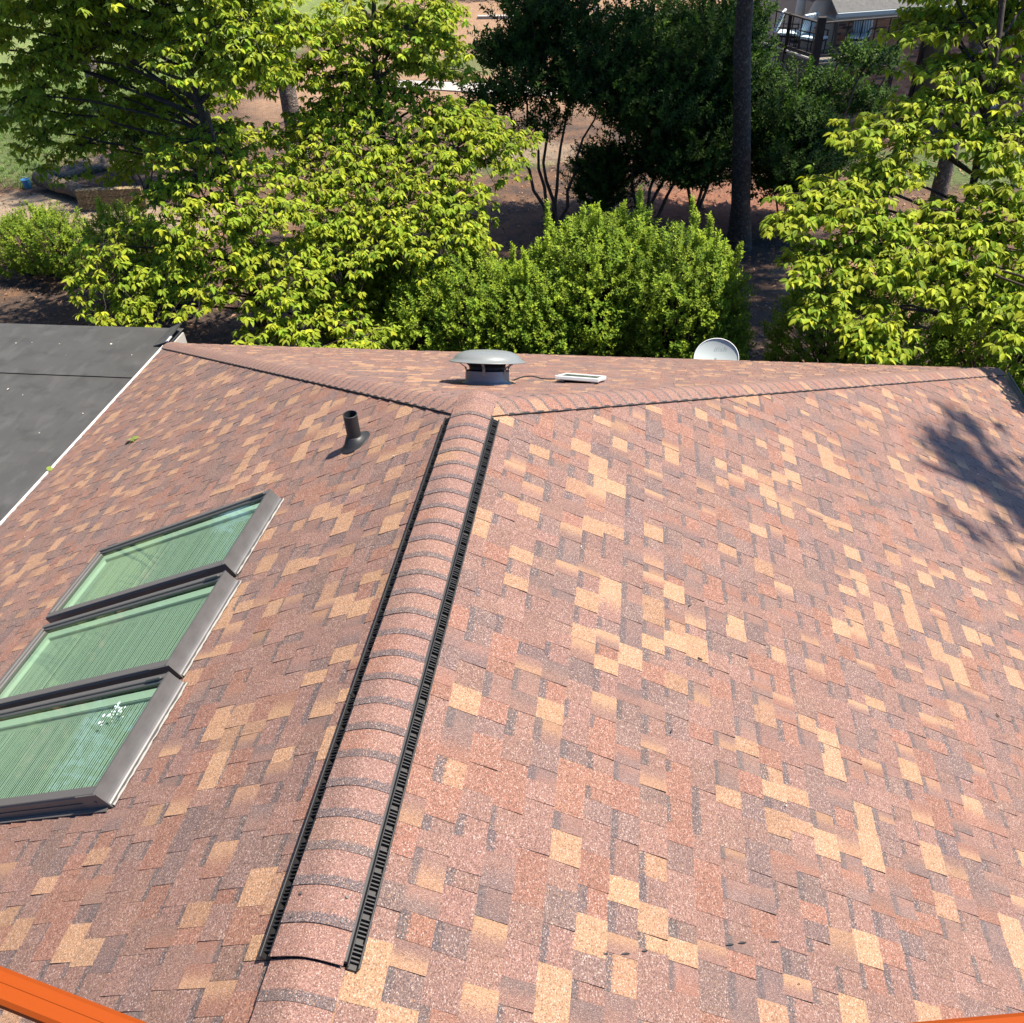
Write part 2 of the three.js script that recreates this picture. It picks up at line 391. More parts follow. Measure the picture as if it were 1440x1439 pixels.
// flat roof wing on the left, eave trim, fascia, walls
const membraneMat = std([0.088, 0.089, 0.087], { map: membraneTex, roughness: 0.62, bumpMap: membraneTex, bumpScale: 0.004 });
const whiteTrim = std([0.5, 0.5, 0.49], { roughness: 0.5 });
const greyTrim = std([0.2, 0.21, 0.21], { roughness: 0.45, metalness: 0.3 });
{
  const fl = (x0, x1, z0, z1, y) => { const g = new THREE.PlaneGeometry(x1 - x0, z1 - z0, 40, 20).rotateX(-Math.PI / 2).translate((x0 + x1) / 2, y, (z0 + z1) / 2); const p = g.attributes.position; for (let i = 0; i < p.count; i++) p.setY(i, p.getY(i) + fbm(p.getX(i) * 0.7, p.getZ(i) * 0.7, 3) * 0.012); const u = g.attributes.uv; for (let i = 0; i < p.count; i++) u.setXY(i, p.getX(i) / 3.1, p.getZ(i) / 3.1); g.computeVertexNormals(); return g; };
  const XR = -5.74, XL = -15;
  part('flat_roof', fl(XL, XR, -4.9, ZN, -2.96), membraneMat, house);
  part('flat_roof_sheet', fl(XL, XR, -6.3, -4.86, -2.945), membraneMat, house).userData.label = 'lapped strip of black roof membrane along the far edge';
  part('flat_roof_deck', box(XR - XL, 0.18, ZN + 6.26, (XL + XR) / 2, -3.08, (ZN - 6.26) / 2), std([0.35, 0.33, 0.3]), house);
  part('membrane_upturn', slab([V(-5.73, -2.86, -5.72), V(-5.95, -2.93, -5.72), V(-5.95, -2.93, -6.3), V(-5.70, -2.80, -6.22)], 0.02), membraneMat, house);
  part('corner_flashing', slab([V(-5.69, -2.835, -5.72), V(-5.73, -2.85, -5.72), V(-5.715, -2.83, -5.84), V(-5.675, -2.815, -5.83)], 0.02), whiteTrim, house);
  part('drip_edge', merge([box(0.05, 0.022, ZN + 5.62, -5.705, -2.868, (ZN - 5.62) / 2), box(0.012, 0.07, ZN + 5.62, -5.735, -2.905, (ZN - 5.62) / 2)]), whiteTrim, house);
  // far fascia and right gutter
  part('fascia', box(2 * W, 0.16, 0.03, 0, -R - 0.1, -W - 0.002), whiteTrim, house);
  part('fascia', box(0.03, 0.16, ZN + W, W - 0.002, -R - 0.1, (ZN - W) / 2), whiteTrim, house);
  const gs = new THREE.Shape();
  gs.moveTo(0, 0); gs.lineTo(0, -0.1); gs.lineTo(0.07, -0.1); gs.lineTo(0.115, -0.03); gs.lineTo(0.115, 0); gs.lineTo(0.108, 0); gs.lineTo(0.108, -0.028); gs.lineTo(0.066, -0.093); gs.lineTo(0.006, -0.093); gs.lineTo(0.006, 0); gs.closePath();
  part('gutter', new THREE.ExtrudeGeometry(gs, { depth: ZN + W, bevelEnabled: false }).translate(W + 0.016, -R - 0.045, -W), greyTrim, house);
  const wallMat = std([0.3, 0.14, 0.09], { roughness: 0.9 });
  part('wall', box(2 * W - 0.9, 2.52, 0.2, 0, GY + 1.26, -W + 0.5), wallMat, house);
  part('wall', box(0.2, 2.52, ZN + W - 0.8, W - 0.5, GY + 1.26, (ZN - W) / 2 + 0.2), wallMat, house);
  part('wall', box(0.2, 2.3, ZN + 6, -14.4, GY + 1.15, (ZN - 6) / 2), wallMat, house);
  part('wall', box(9.2, 2.3, 0.2, -9.9, GY + 1.15, -6), wallMat, house);
  const gable = new THREE.Shape();
  gable.moveTo(-W + 0.45, GY); gable.lineTo(W - 0.45, GY); gable.lineTo(W - 0.45, -R + 0.15); gable.lineTo(0, -0.06); gable.lineTo(-W + 0.45, -R + 0.15); gable.closePath();
  part('gable_wall', new THREE.ExtrudeGeometry(gable, { depth: 0.2, bevelEnabled: false }).translate(0, 0, ZN - 0.5), wallMat, house);
  // dabs of roofing tar along two butt edges
  const tar = std([0.012, 0.011, 0.011], { roughness: 0.5 });
  for (const [x, z, l] of [[1.46, 2.775, 0.05], [1.515, 2.75, 0.05], [1.66, 2.7, 0.06], [1.11, 2.91, 0.03], [1.035, 2.945, 0.05], [0.96, 2.97, 0.025]]) {
    const g = new THREE.SphereGeometry(0.5, 8, 5).scale(l * 0.9, 0.007, 0.009);
    const m = part('tar_dab', g, tar, rightSlope);
    const p = onRight(x / CO, z, 0.009);
    m.position.copy(p);
    m.rotation.set(0, 0.35, -Math.atan(SL));
  }
  // dry specks and petals lying on the flat roof, bits of twig on the slopes
  const r = rngFrom(515), chip = (l, w) => new THREE.SphereGeometry(0.5, 6, 4).scale(l, 0.006, w), pale = [], dark = [];
  for (let k = 0; k < 70; k++) { const x = -6 - r() * 6, z = -6 + r() * 9, l = 0.012 + r() * r() * 0.05; pale.push(chip(l, l * (0.3 + r() * 0.5)).rotateY(r() * 6.3).translate(x, -2.945, z)); }
  for (let k = 0; k < 60; k++) { const u = 0.4 + r() * 5.5, v = -u * CO + 0.4 + r() * 6, rt = r() < 0.6, l = 0.01 + r() * r() * 0.05, q = (rt ? onRight : onLeft)(u, v, 0.013); (r() < 0.45 ? pale : dark).push(chip(l, l * (0.15 + r() * 0.4)).rotateY(r() * 6.3).rotateZ((rt ? -1 : 1) * Math.atan(SL)).translate(q.x, q.y, q.z)); }
  part('roof_debris', merge(pale), std([0.5, 0.47, 0.4], { roughness: 0.9 }), house, 'stuff');
  part('roof_debris', merge(dark), std([0.05, 0.035, 0.025], { roughness: 0.9 }), house, 'stuff');
}

// ---------- things on the roof ----------
// ridge vent: black louvred side rails with cap shingles nailed over the middle
{
  const vent = thing('ridge_vent', 'shingled ridge vent with black louvred plastic edges running along the ridge', 'ridge vent', [0, 0, 0]);
  const Z0 = 0.10, Z1 = 3.285, geos = capGeos(highSec, SW.cap27, 0.002, 0.006);
  const r = rngFrom(31);
  const n = 25, start = Z1 - 0.1 - n * CAPE;
  for (let i = 0; i < n; i++) part('cap_shingle', one(r, geos), shingleMat, vent).position.set((r() - 0.5) * 0.004, (r() - 0.5) * 0.002, start + i * CAPE);
  part('cap_shingle', capSoup(highSec, 0.112, 0.001, 0.004, SW.cap0[0], [1.1, 1.08, 1.08]), shingleMat, vent).position.set(0, -0.004, Z1 - 0.106);
  // dark body under the caps
  const sec = ridgeSection(0.027, 0.13, 0.07), sh = new THREE.Shape();
  sh.moveTo(sec[0][0], sec[0][1] - 0.022);
  for (const q of sec) sh.lineTo(q[0], q[1]);
  sh.lineTo(sec[12][0], sec[12][1] - 0.022);
  sh.lineTo(0, -0.012);
  sh.closePath();
  part('vent_body', new THREE.ExtrudeGeometry(sh, { depth: Z1 - Z0 - 0.01, bevelEnabled: false }).translate(0, 0, Z0), blackPlastic, vent);
  const slant = Math.atan(SL);
  for (const sd of [1, -1]) {
    const u = 0.152;
    const place = (g, uu, h, z) => { g.rotateZ(-sd * slant); const p = (sd > 0 ? onRight : onLeft)(uu, z, h); return g.translate(p.x, p.y, p.z); };
    for (let k = 0; k < 3; k++) { // three moulded lengths end to end
      const a = Z0 + ((Z1 - Z0) * k) / 3 + 0.002, b = Z0 + ((Z1 - Z0) * (k + 1)) / 3 - 0.002, len = b - a, zc = (a + b) / 2;
      const rail = part('side_rail', merge([place(bar(0.008, 0.036, len, 0.002), u + 0.016, 0.026, zc), place(bar(0.034, 0.012, len, 0.003), u - 0.002, 0.012, zc), place(bar(0.006, 0.03, len, 0.002), u - 0.02, 0.024, zc)]), blackPlastic, vent);
      const ribs = [], m = Math.floor(len / 0.0135);
      for (let i = 0; i < m; i++) {
        if (i % 6 === 5) continue;
        ribs.push(place(new THREE.BoxGeometry(0.034, 0.022, 0.0042), u - 0.002, 0.026 + (i % 6 === 2 ? 0.003 : 0), a + 0.012 + i * 0.0135));
      }
      part('louvre_ribs', merge(ribs), blackPlastic, rail, 'stuff');
    }
  }
  // nail heads at the near end
  const nail = std([0.08, 0.075, 0.07], { roughness: 0.6 });
  for (const [x, z] of [[-0.085, 3.168], [0.088, 3.165], [-0.08, 3.09], [0.082, 3.085]]) {
    const q = ridgeSection(0.029, 0.122, 0.07).reduce((a, b) => (Math.abs(b[0] - x) < Math.abs(a[0] - x) ? b : a));
    part('nail_head', new THREE.CylinderGeometry(0.0055, 0.0055, 0.004, 10).rotateZ(-Math.sign(x) * slant).translate(x, q[1] + 0.011 - (x - q[0]) * Math.sign(x) * SL, z), nail, vent);
  }
}

// three skylights on the left slope
{
  const LEN = 1.82, WID = 0.7, HT = 0.1;
  const darkFrame = std([0.1, 0.096, 0.092], { roughness: 0.45, metalness: 0.15 });
  const greyFrame = darkFrame;
  const galv = std([0.135, 0.132, 0.13], { roughness: 0.45, metalness: 0.3, map: metalTex });
  const glassMat = new THREE.MeshPhysicalMaterial({ color: new THREE.Color().setRGB(0.56, 0.7, 0.6), transmission: 1, thickness: 0, roughness: 0.02, ior: 1.5, metalness: 0 });
  const blindMat = std([0.5, 0.53, 0.5], { roughness: 0.85, side: THREE.DoubleSide });
  const paleMat = std([0.6, 0.62, 0.58], { roughness: 0.7 });
  const sealMat = std([0.36, 0.35, 0.32], { roughness: 0.85, map: metalTex });
  const slant = Math.atan(SL);
  function skylight(label, cu, cz, seed, turn) {
    const s = thing('skylight', label, 'skylight', [0, 0, 0], 0, 'three skylights in a row');
    // local x up the slope (towards the ridge), y off the slope, z along the ridge (towards the camera)
    const ax = V(CO, SI, 0), an = V(-SI, CO, 0), az = V(0, 0, 1), rot = turn;
    const m = new THREE.Matrix4().makeBasis(ax, an, az).multiply(new THREE.Matrix4().makeRotationY(rot));
    m.setPosition(onLeft(cu, cz, 0.004));
    m.decompose(s.position, s.quaternion, s.scale);
    const L = LEN / 2, B = WID / 2, r = rngFrom(seed);
    // curb: four boards standing on the roof
    const near = part('frame_rail', bar(0.045, HT, LEN, 0.006).rotateY(Math.PI / 2).translate(0, HT / 2, B - 0.0225), darkFrame, s);
    part('cover_strip', bar(0.046, 0.012, LEN - 0.02, 0.003).rotateY(Math.PI / 2).translate(0, HT + 0.0055, B - 0.025), greyFrame, near);
    const far = part('frame_rail', bar(0.045, HT, LEN, 0.006).rotateY(Math.PI / 2).translate(0, HT / 2, -B + 0.0225), greyFrame, s);
    part('cover_strip', bar(0.03, 0.014, LEN - 0.02, 0.003).rotateY(Math.PI / 2).translate(0, HT + 0.0065, -B + 0.017), greyFrame, far);
    const foot = part('frame_rail', bar(0.055, HT, WID - 0.115, 0.006).translate(-L + 0.0275, HT / 2, 0), greyFrame, s);
    part('cover_strip', bar(0.034, 0.014, WID - 0.08, 0.003).translate(-L + 0.018, HT + 0.0065, 0), greyFrame, foot);
    part('frame_rail', bar(0.026, HT, WID - 0.115, 0.006).translate(L - 0.013, HT / 2, 0), greyFrame, s);
    // pale inner lining just below the glass
    part('inner_lining', merge([box(LEN - 0.1, 0.004, 0.055, -0.005, HT - 0.032, -B + 0.082), box(0.05, 0.004, WID - 0.12, -L + 0.08, HT - 0.0325, 0), box(LEN - 0.1, 0.05, 0.004, -0.005, HT - 0.06, -B + 0.111), box(0.004, 0.05, WID - 0.12, -L + 0.107, HT - 0.06, 0)]), paleMat, s);
    // slatted blind under the glass: narrow slats run across the skylight over a dark liner
    const x0 = -L + 0.115, x1 = L - 0.045, n = 80, z0 = -B + 0.115, z1 = B - 0.058, slats = [], pitch = (x1 - x0) / n;
    for (let i = 0; i < n; i++) slats.push(box(pitch * 0.66, 0.0025, z1 - z0, x0 + (i + 0.5) * pitch, HT - 0.052 + (r() - 0.5) * 0.002, (z0 + z1) / 2, 0, 0, 0.18 + (r() - 0.5) * 0.1));
    part('slatted_blind', merge(slats), blindMat, s, 'stuff');
    part('shaft_liner', box(LEN - 0.06, 0.004, WID - 0.06, 0, 0.014, 0), std([0.05, 0.06, 0.055]), s);
    part('glass_pane', new THREE.PlaneGeometry(LEN - 0.06, WID - 0.075).rotateX(-Math.PI / 2).translate(0, HT - 0.008, 0), glassMat, s);
    // head flashing: sheet metal leaning from the frame top down to the roof on the ridge side
    const fl = new THREE.Shape();
    fl.moveTo(0, HT + 0.016); fl.lineTo(0.014, HT + 0.016); fl.quadraticCurveTo(0.016, 0.035, 0.03, 0.018); fl.lineTo(0.046, 0.015); fl.lineTo(0.046, 0.011); fl.lineTo(0.026, 0.012); fl.quadraticCurveTo(0.01, 0.03, 0.0, HT); fl.closePath();
    part('head_flashing', new THREE.ExtrudeGeometry(fl, { depth: WID, bevelEnabled: false, curveSegments: 6 }).translate(L - 0.005, 0, -B), galv, s);
    const k = part('corner_bracket', merge([box(0.16, HT + 0.008, 0.006, L - 0.045, (HT + 0.008) / 2 + 0.005, B + 0.004)]), darkFrame, s);
    part('screw', new THREE.CylinderGeometry(0.007, 0.007, 0.005, 10).rotateX(Math.PI / 2).translate(L - 0.03, 0.06, B + 0.009), galv, k);
    part('catch', bar(0.012, 0.012, 0.11, 0.003).rotateY(Math.PI / 2).translate(L - 0.09, HT + 0.018, -B + 0.03), greyFrame, s);
    // rough bead of white sealant along the flashing
    const pts = [], rad = [];
    for (let i = 0; i <= 26; i++) { pts.push(V(L + 0.044 + (r() - 0.5) * 0.008, 0.012, -B + (WID * i) / 26)); rad.push(0.003 + r() * 0.005); }
    part('sealant_bead', limb(pts, rad, 6), sealMat, s);
    // sill flashing under the near rail
    part('side_flashing', merge([box(LEN + 0.02, 0.004, 0.03, 0, 0.012, B + 0.015), box(LEN, 0.05, 0.003, 0, 0.03, B + 0.003)]), darkFrame, s);
    return s;
  }
  skylight('green glazed skylight in the row of three, farthest from the orange rail', 2.42, 0.53, 1, -0.085);
  skylight('green glazed skylight in the middle of the row of three', 2.405, 1.315, 2, -0.085);
  skylight('green glazed skylight closest to the orange rail, with pale stains on its glass', 2.40, 2.075, 3, -0.085);
  // bird stain on the last pane: thin dried spatters
  const st = scene.children.filter((o) => o.name.startsWith('skylight')).pop(), r = rngFrom(8), bits = [];
  for (let i = 0; i < 26; i++) { const a = 0.003 + r() * 0.008; bits.push(new THREE.CircleGeometry(a, 7).rotateX(-Math.PI / 2).translate(0.62 + (r() + r() - 1) * 0.11, HT - 0.0045, -0.15 + (r() + r() - 1) * 0.08)); }
  part('dried_spatter', merge(bits), std([0.6, 0.72, 0.72], { roughness: 0.9 }), st, 'stuff');
}

// plumbing vent pipe with rubber boot
{
  const B0 = onLeft(0.872 / CO, -0.13, 0.008);
  const t = thing('vent_pipe', 'short black plumbing vent pipe with rubber boot', 'vent pipe', B0.toArray());
  const black = std([0.02, 0.021, 0.022], { roughness: 0.5 }), rubber = std([0.016, 0.0165, 0.017], { roughness: 0.5 });
  const prof = [[0.047, -0.1], [0.047, 0.225], [0.0485, 0.228], [0.0485, 0.232], [0.041, 0.232], [0.041, 0.05]].map((q) => new THREE.Vector2(...q));
  part('pipe', new THREE.LatheGeometry(prof, 28), black, t);
  // boot: skewed cone, round on top and lying on the slope at its foot
  const rings = [[0, 0.118, 0], [0.005, 0.117, 0], [0.008, 0.108, 0], [0.02, 0.09, 0.1], [0.023, 0.088, 0.12], [0.034, 0.077, 0.3], [0.037, 0.073, 0.33], [0.047, 0.066, 0.55], [0.05, 0.062, 0.6], [0.062, 0.0545, 0.85], [0.066, 0.0495, 1], [0.066, 0.046, 1]];
  const p = [], idx = [], uv = [], N = 32, q0 = new THREE.Quaternion().setFromUnitVectors(V(0, 1, 0), V(-SI, CO, 0));
  rings.forEach(([h, rr, f], i) => { const q = q0.clone().slerp(new THREE.Quaternion(), f); for (let k = 0; k <= N; k++) { const a = (k / N) * Math.PI * 2, v = V(Math.cos(a) * rr, 0, Math.sin(a) * rr).applyQuaternion(q); p.push(v.x, v.y + h, v.z); uv.push(k / N, i); } });
  for (let i = 0; i < rings.length - 1; i++) for (let k = 0; k < N; k++) { const a = i * (N + 1) + k; idx.push(a, a + N + 1, a + 1, a + 1, a + N + 1, a + N + 2); }
  const g = new THREE.BufferGeometry();
  g.setAttribute('position', new THREE.Float32BufferAttribute(p, 3));
  g.setAttribute('uv', new THREE.Float32BufferAttribute(uv, 2));
  g.setIndex(idx);
  g.computeVertexNormals();
  part('rubber_boot', g, rubber, t);
}

// attic fan on the hip slope, with its little solar panel
{
  const P0 = onHip(1.33 / CO, -0.165, 0.008);
  const t = thing('attic_fan', 'round grey domed attic fan behind the end of the ridge', 'attic fan', P0.toArray());
  t.quaternion.setFromUnitVectors(V(0, 1, 0), V(0, CO, -SI));
  const grey = std([0.18, 0.195, 0.19], { roughness: 0.4, metalness: 0.2 }), steel = std([0.2, 0.215, 0.215], { roughness: 0.42, metalness: 0.25 });
  const dome = [[0.0, 0.262], [0.07, 0.2605], [0.14, 0.256], [0.185, 0.248], [0.22, 0.236], [0.248, 0.219], [0.265, 0.2], [0.275, 0.186], [0.298, 0.176], [0.308, 0.173], [0.308, 0.167], [0.296, 0.168], [0.265, 0.18], [0.21, 0.2], [0, 0.215]].map((q) => new THREE.Vector2(...q));
  part('dome', new THREE.LatheGeometry(dome, 56), grey, t);
  part('base_collar', new THREE.LatheGeometry([[0.2, 0], [0.2, 0.006], [0.183, 0.012], [0.176, 0.03], [0.174, 0.095], [0.177, 0.1], [0.17, 0.1], [0.168, 0.02]].map((q) => new THREE.Vector2(...q)), 48), steel, t);
  part('fan_hub', new THREE.LatheGeometry([[0, 0.07], [0.145, 0.075], [0.145, 0.15], [0.06, 0.17], [0, 0.17]].map((q) => new THREE.Vector2(...q)), 32), std([0.012, 0.012, 0.013], { roughness: 0.6 }), t);
  for (let k = 0; k < 6; k++) {
    const a = (k / 6) * Math.PI * 2 + 0.52, c = Math.cos(a), s = Math.sin(a);
    const br = part('bracket', merge([barBetween(V(c * 0.171, 0.06, s * 0.171), V(c * 0.181, 0.125, s * 0.181), 0.022, 0.004, 0.001), barBetween(V(c * 0.181, 0.125, s * 0.181), V(c * 0.258, 0.176, s * 0.258), 0.022, 0.004, 0.001)]), steel, t);
    part('bolt', new THREE.SphereGeometry(0.008, 8, 6).translate(c * 0.184, 0.12, s * 0.184), steel, br);
  }
  const Q = onHip(1.74 / CO, 0.56, 0.012), sp = thing('solar_panel', 'small flat solar panel in a white frame beside the domed attic fan', 'solar panel', Q.toArray());
  sp.quaternion.setFromUnitVectors(V(0, 1, 0), V(0.03, CO, -SI).normalize());
  sp.rotateY(-0.17);
  const wht = std([0.5, 0.51, 0.5], { roughness: 0.4 });
  part('frame', merge([bar(0.022, 0.034, 0.36).rotateY(Math.PI / 2).translate(0, 0.03, 0.17), bar(0.022, 0.034, 0.36).rotateY(Math.PI / 2).translate(0, 0.03, -0.17), bar(0.022, 0.034, 0.318).translate(0.169, 0.03, 0), bar(0.022, 0.034, 0.318).translate(-0.169, 0.03, 0)]), wht, sp);
  part('solar_cells', box(0.316, 0.006, 0.318, 0, 0.04, 0), std([0.09, 0.11, 0.13], { roughness: 0.15, metalness: 0.2 }), sp);
  for (const x of [-0.13, 0.13]) part('foot', box(0.03, 0.013, 0.3, x, 0.006, 0), wht, sp);
  const cab = [[-0.56, -0.03, 0.19], [-0.46, 0.012, 0.17], [-0.38, 0.022, 0.15], [-0.3, 0.008, 0.14], [-0.2, 0.012, 0.13], [-0.175, 0.018, 0.12]].map((q) => V(...q));
  part('cable', limb(new THREE.CatmullRomCurve3(cab).getPoints(20), Array(21).fill(0.006), 6), std([0.02, 0.02, 0.02]), sp);
}

// satellite dish beyond the far eave, on a bent mast from the fascia
{
  const t = thing('satellite_dish', 'pale satellite dish peeping over the far eave in front of the hedge', 'satellite dish', [2.2, -3.17, -6.28]);
  const n = V(0.02, 0.55, 0.83).normalize();
  const cv = document.createElement('canvas');
  cv.width = cv.height = 256;
  const c2 = cv.getContext('2d');
  c2.fillStyle = '#b9c2c0'; c2.fillRect(0, 0, 256, 256);
  c2.fillStyle = '#98a3a4'; c2.font = 'bold italic 38px sans-serif'; c2.textAlign = 'center'; c2.fillText('dish', 148, 82);
  const ct = new THREE.CanvasTexture(cv);
  ct.colorSpace = THREE.SRGBColorSpace;
  const face = new THREE.CircleGeometry(0.31, 48);
  const grid = [];
  for (let i = 0; i <= 10; i++) grid.push(i);
  const p = [], uv = [], idx = [];
  for (let i = 0; i <= 10; i++) for (let k = 0; k <= 40; k++) { const rr = i / 10, a = (k / 40) * Math.PI * 2; p.push(Math.cos(a) * rr * 0.31, Math.sin(a) * rr * 0.28, 0.055 * rr * rr - 0.055); uv.push(0.5 + Math.cos(a) * rr * 0.5, 0.5 + Math.sin(a) * rr * 0.5); }
  for (let i = 0; i < 10; i++) for (let k = 0; k < 40; k++) { const a = i * 41 + k; idx.push(a, a + 41, a + 1, a + 1, a + 41, a + 42); }
  const g = new THREE.BufferGeometry();
  g.setAttribute('position', new THREE.Float32BufferAttribute(p, 3)); g.setAttribute('uv', new THREE.Float32BufferAttribute(uv, 2)); g.setIndex(idx); g.computeVertexNormals();
  const q = new THREE.Quaternion().setFromUnitVectors(V(0, 0, 1), n);
  const dish = part('reflector', g, std(0xffffff, { map: ct, roughness: 0.45, side: THREE.DoubleSide }), t);
  dish.quaternion.copy(q);
  part('rim', new THREE.TorusGeometry(0.31, 0.007, 8, 48).scale(1, 0.28 / 0.31, 1), std([0.6, 0.62, 0.62]), dish);
  const gal = std([0.35, 0.36, 0.36], { metalness: 0.5, roughness: 0.4 });
  part('mast', limb([V(0, -0.02, -0.06), V(0, -0.12, -0.08), V(0, -0.2, 0.1), V(0, -0.22, 0.55)], [0.02, 0.02, 0.02, 0.02], 10), gal, t);
  part('feed_arm', limb([V(0, -0.25, 0.12), V(0, -0.2, 0.3)], [0.012, 0.012], 8), gal, t);
}

// orange guard rail of the work platform: two square tubes meeting at a corner
{
  const t = thing('guard_rail', 'orange painted guard rail crossing low over the roof near the skylights', 'rail', [0, 0, 0]);
  const om = new THREE.MeshPhysicalMaterial({ color: new THREE.Color().setRGB(0.235, 0.042, 0.004), roughness: 0.75, specularIntensity: 0.25 });
  const y = 0.22, K = V(0.14, y, 3.712), Lq = V(-2.3, y, 3.28), Rq = V(3.2, y, 3.098);
  const l = part('rail_tube', barBetween(K, Lq, 0.085, 0.075, 0.012), om, t);
  part('weld_bead', barBetween(K.clone().add(V(-0.2, 0.0385, -0.04)), Lq.clone().add(V(0.1, 0.0385, 0.005)), 0.006, 0.004, 0.001), om, l);
  part('rail_tube', barBetween(K, Rq, 0.085, 0.075, 0.012), om, t);
  for (const e of [Lq, Rq]) {
    const yr = -Math.abs(e.x) * SL, h = e.y - 0.0375 - yr;
    part('post', bar(0.07, 0.07, h, 0.01).rotateX(Math.PI / 2).translate(e.x, yr + h / 2, e.z), om, t);
    part('foot_plate', box(0.22, 0.01, 0.2).rotateZ(-Math.sign(e.x) * Math.atan(SL)).translate(e.x, yr + 0.016, e.z), om, t);
  }
}
// fallen green leaves

// ---------- ground ----------
const GX0 = -52, GZ0 = -72, GS = 96;
const T = { straw: [0.16, 0.084, 0.044], mulch: [0.068, 0.0416, 0.0288], orange: [0.33, 0.2, 0.112], dirt: [0.32, 0.24, 0.16], grass: [0.075, 0.135, 0.022], lawn: [0.18, 0.27, 0.05], concrete: [0.32, 0.296, 0.264], clay: [0.272, 0.112, 0.06] };
const segDist = (x, z, a, b, c, d) => { const ux = c - a, uz = d - b, t = Math.max(0, Math.min(1, ((x - a) * ux + (z - b) * uz) / (ux * ux + uz * uz))); return Math.hypot(x - a - ux * t, z - b - uz * t); };
function groundTone(x, z) {
  const w1 = fbm(x * 0.35, z * 0.35, 1) * 2.2, w2 = fbm(x * 1.4, z * 1.4, 5), w3 = fbm(x * 4, z * 4, 9);
  let c = mixc(T.straw, T.mulch, smooth(-0.25, 0.3, w2 + w3 * 0.5 + (z > -13 ? 0.25 : 0)));
  c = mixc(c, T.clay, 0.8 * smooth(2.6, 1.2, Math.hypot((x - 3.4) / 1.4, z + 18.6) + w2));
  c = mixc(c, T.orange, smooth(1.9, 1.0, Math.hypot((x - 6.2) / 1.2, z + 13.9) + w2 * 0.9));  // brighter straw patch, sunlight put into the ground colour
  c = mixc(c, T.orange, smooth(-26, -30, z + w1) * smooth(-15, -13, x + w1) * smooth(9, 7, x));
  c = mixc(c, T.orange, 0.5 * smooth(1.6, 0.8, Math.hypot((x + 5.2) / 1.8, z + 17.2) + w2));
  c = mixc(c, T.grass, 0.75 * smooth(2.6, 1.4, Math.hypot((x + 6.8) / 1.5, z + 36) + w2 * 2));
  c = mixc(c, T.grass, 0.75 * smooth(2.6, 1.4, Math.hypot((x - 2.4) / 1.5, z + 35) + w2 * 2));
  c = mixc(c, T.grass, 0.8 * smooth(2.4, 1.4, Math.hypot((x - 10.4) / 1.6, z + 22) + w2 * 1.5));
  c = mixc(c, T.grass, 0.7 * smooth(1.5, 0.9, Math.hypot((x + 3.6) / 1.6, z + 22.5) + w2));
  c = mixc(c, T.dirt, 0.7 * smooth(1.5, 0.8, Math.hypot((x + 2.6) / 1.7, z + 23.4) + w2));
  const lw = smooth(-17.5, -19, x + w1 * 0.5 + (z + 20) * 0.12) * smooth(-19.8, -21, z + w1 * 0.4);
  c = mixc(c, mixc(T.grass, T.lawn, smooth(-28, -33, z)), lw * (0.75 + w3 * 0.6));
  const path = Math.min(segDist(x, z, -26, -15.5, -17, -18.2), segDist(x, z, -17, -18.2, -11.5, -16.9));
  c = mixc(c, T.dirt, smooth(1.5, 0.8, path + w2 * 0.9));
  const k = 0.82 + w3 * 0.35 + fbm(x * 13, z * 13, 2) * 0.35;
  return c.map((v) => v * k);
}
const enc = (v) => Math.pow(Math.max(0, v), 1 / 2.2);
const groundTex = dataTex(1536, 1536, (x, y) => groundTone(GX0 + ((x + 0.5) / 1536) * GS, GZ0 + ((y + 0.5) / 1536) * GS).map(enc), true);
groundTex.wrapS = groundTex.wrapT = THREE.MirroredRepeatWrapping;
const litterTex = dataTex(512, 512, (() => { const N = 512, f = new Float32Array(N * N), r = rngFrom(3); for (let i = 0; i < 5200; i++) { let x = r() * N, y = r() * N; const a = r() * 6.3, l = 6 + r() * 22, v = r(); for (let k = 0; k < l; k++) { f[(((y | 0) + N) % N) * N + (((x | 0) + N) % N)] = v; x += Math.cos(a); y += Math.sin(a); } } return (x, y) => { const v = f[y * N + x]; return [v, v, v]; }; })());
{
  const g = new THREE.PlaneGeometry(640, 640, 4, 4).rotateX(-Math.PI / 2).translate(0, GY, -20);
  const p = g.attributes.position, u = g.attributes.uv;
  for (let i = 0; i < p.count; i++) u.setXY(i, (p.getX(i) - GX0) / GS, (p.getZ(i) - GZ0) / GS);
  litterTex.repeat.set(GS / 1.6, GS / 1.6);
  const ground = part('ground', g, std(0xffffff, { map: groundTex, bumpMap: litterTex, bumpScale: 0.02, roughness: 0.95 }), scene, 'structure');
  tag(ground, 'brown ground of pine straw, mulch, clay and patchy grass', 'ground', null, 'structure');
  // pale concrete drive far behind, and its kerb
  const slabM = std(T.concrete, { roughness: 0.9, bumpMap: metalTex, bumpScale: 0.004 });
  const dr = part('driveway', slab([V(-10.5, GY + 0.05, -33.2), V(-10.5, GY + 0.05, -32.2), V(-4, GY + 0.05, -30.4), V(4.5, GY + 0.05, -29), V(4.5, GY + 0.05, -30.6), V(-4, GY + 0.05, -31.9)], 0.06), slabM, scene);
  tag(dr, 'pale concrete driveway seen between the trees', 'driveway', null, 'structure');
  const kb = part('kerb', slab([V(-8, GY + 0.14, -46.8), V(-8, GY + 0.14, -46.4), V(7, GY + 0.14, -45.6), V(7, GY + 0.14, -46)], 0.2), slabM, scene);
  tag(kb, 'pale concrete kerb beyond the dry lawn', 'kerb', null, 'structure');
}
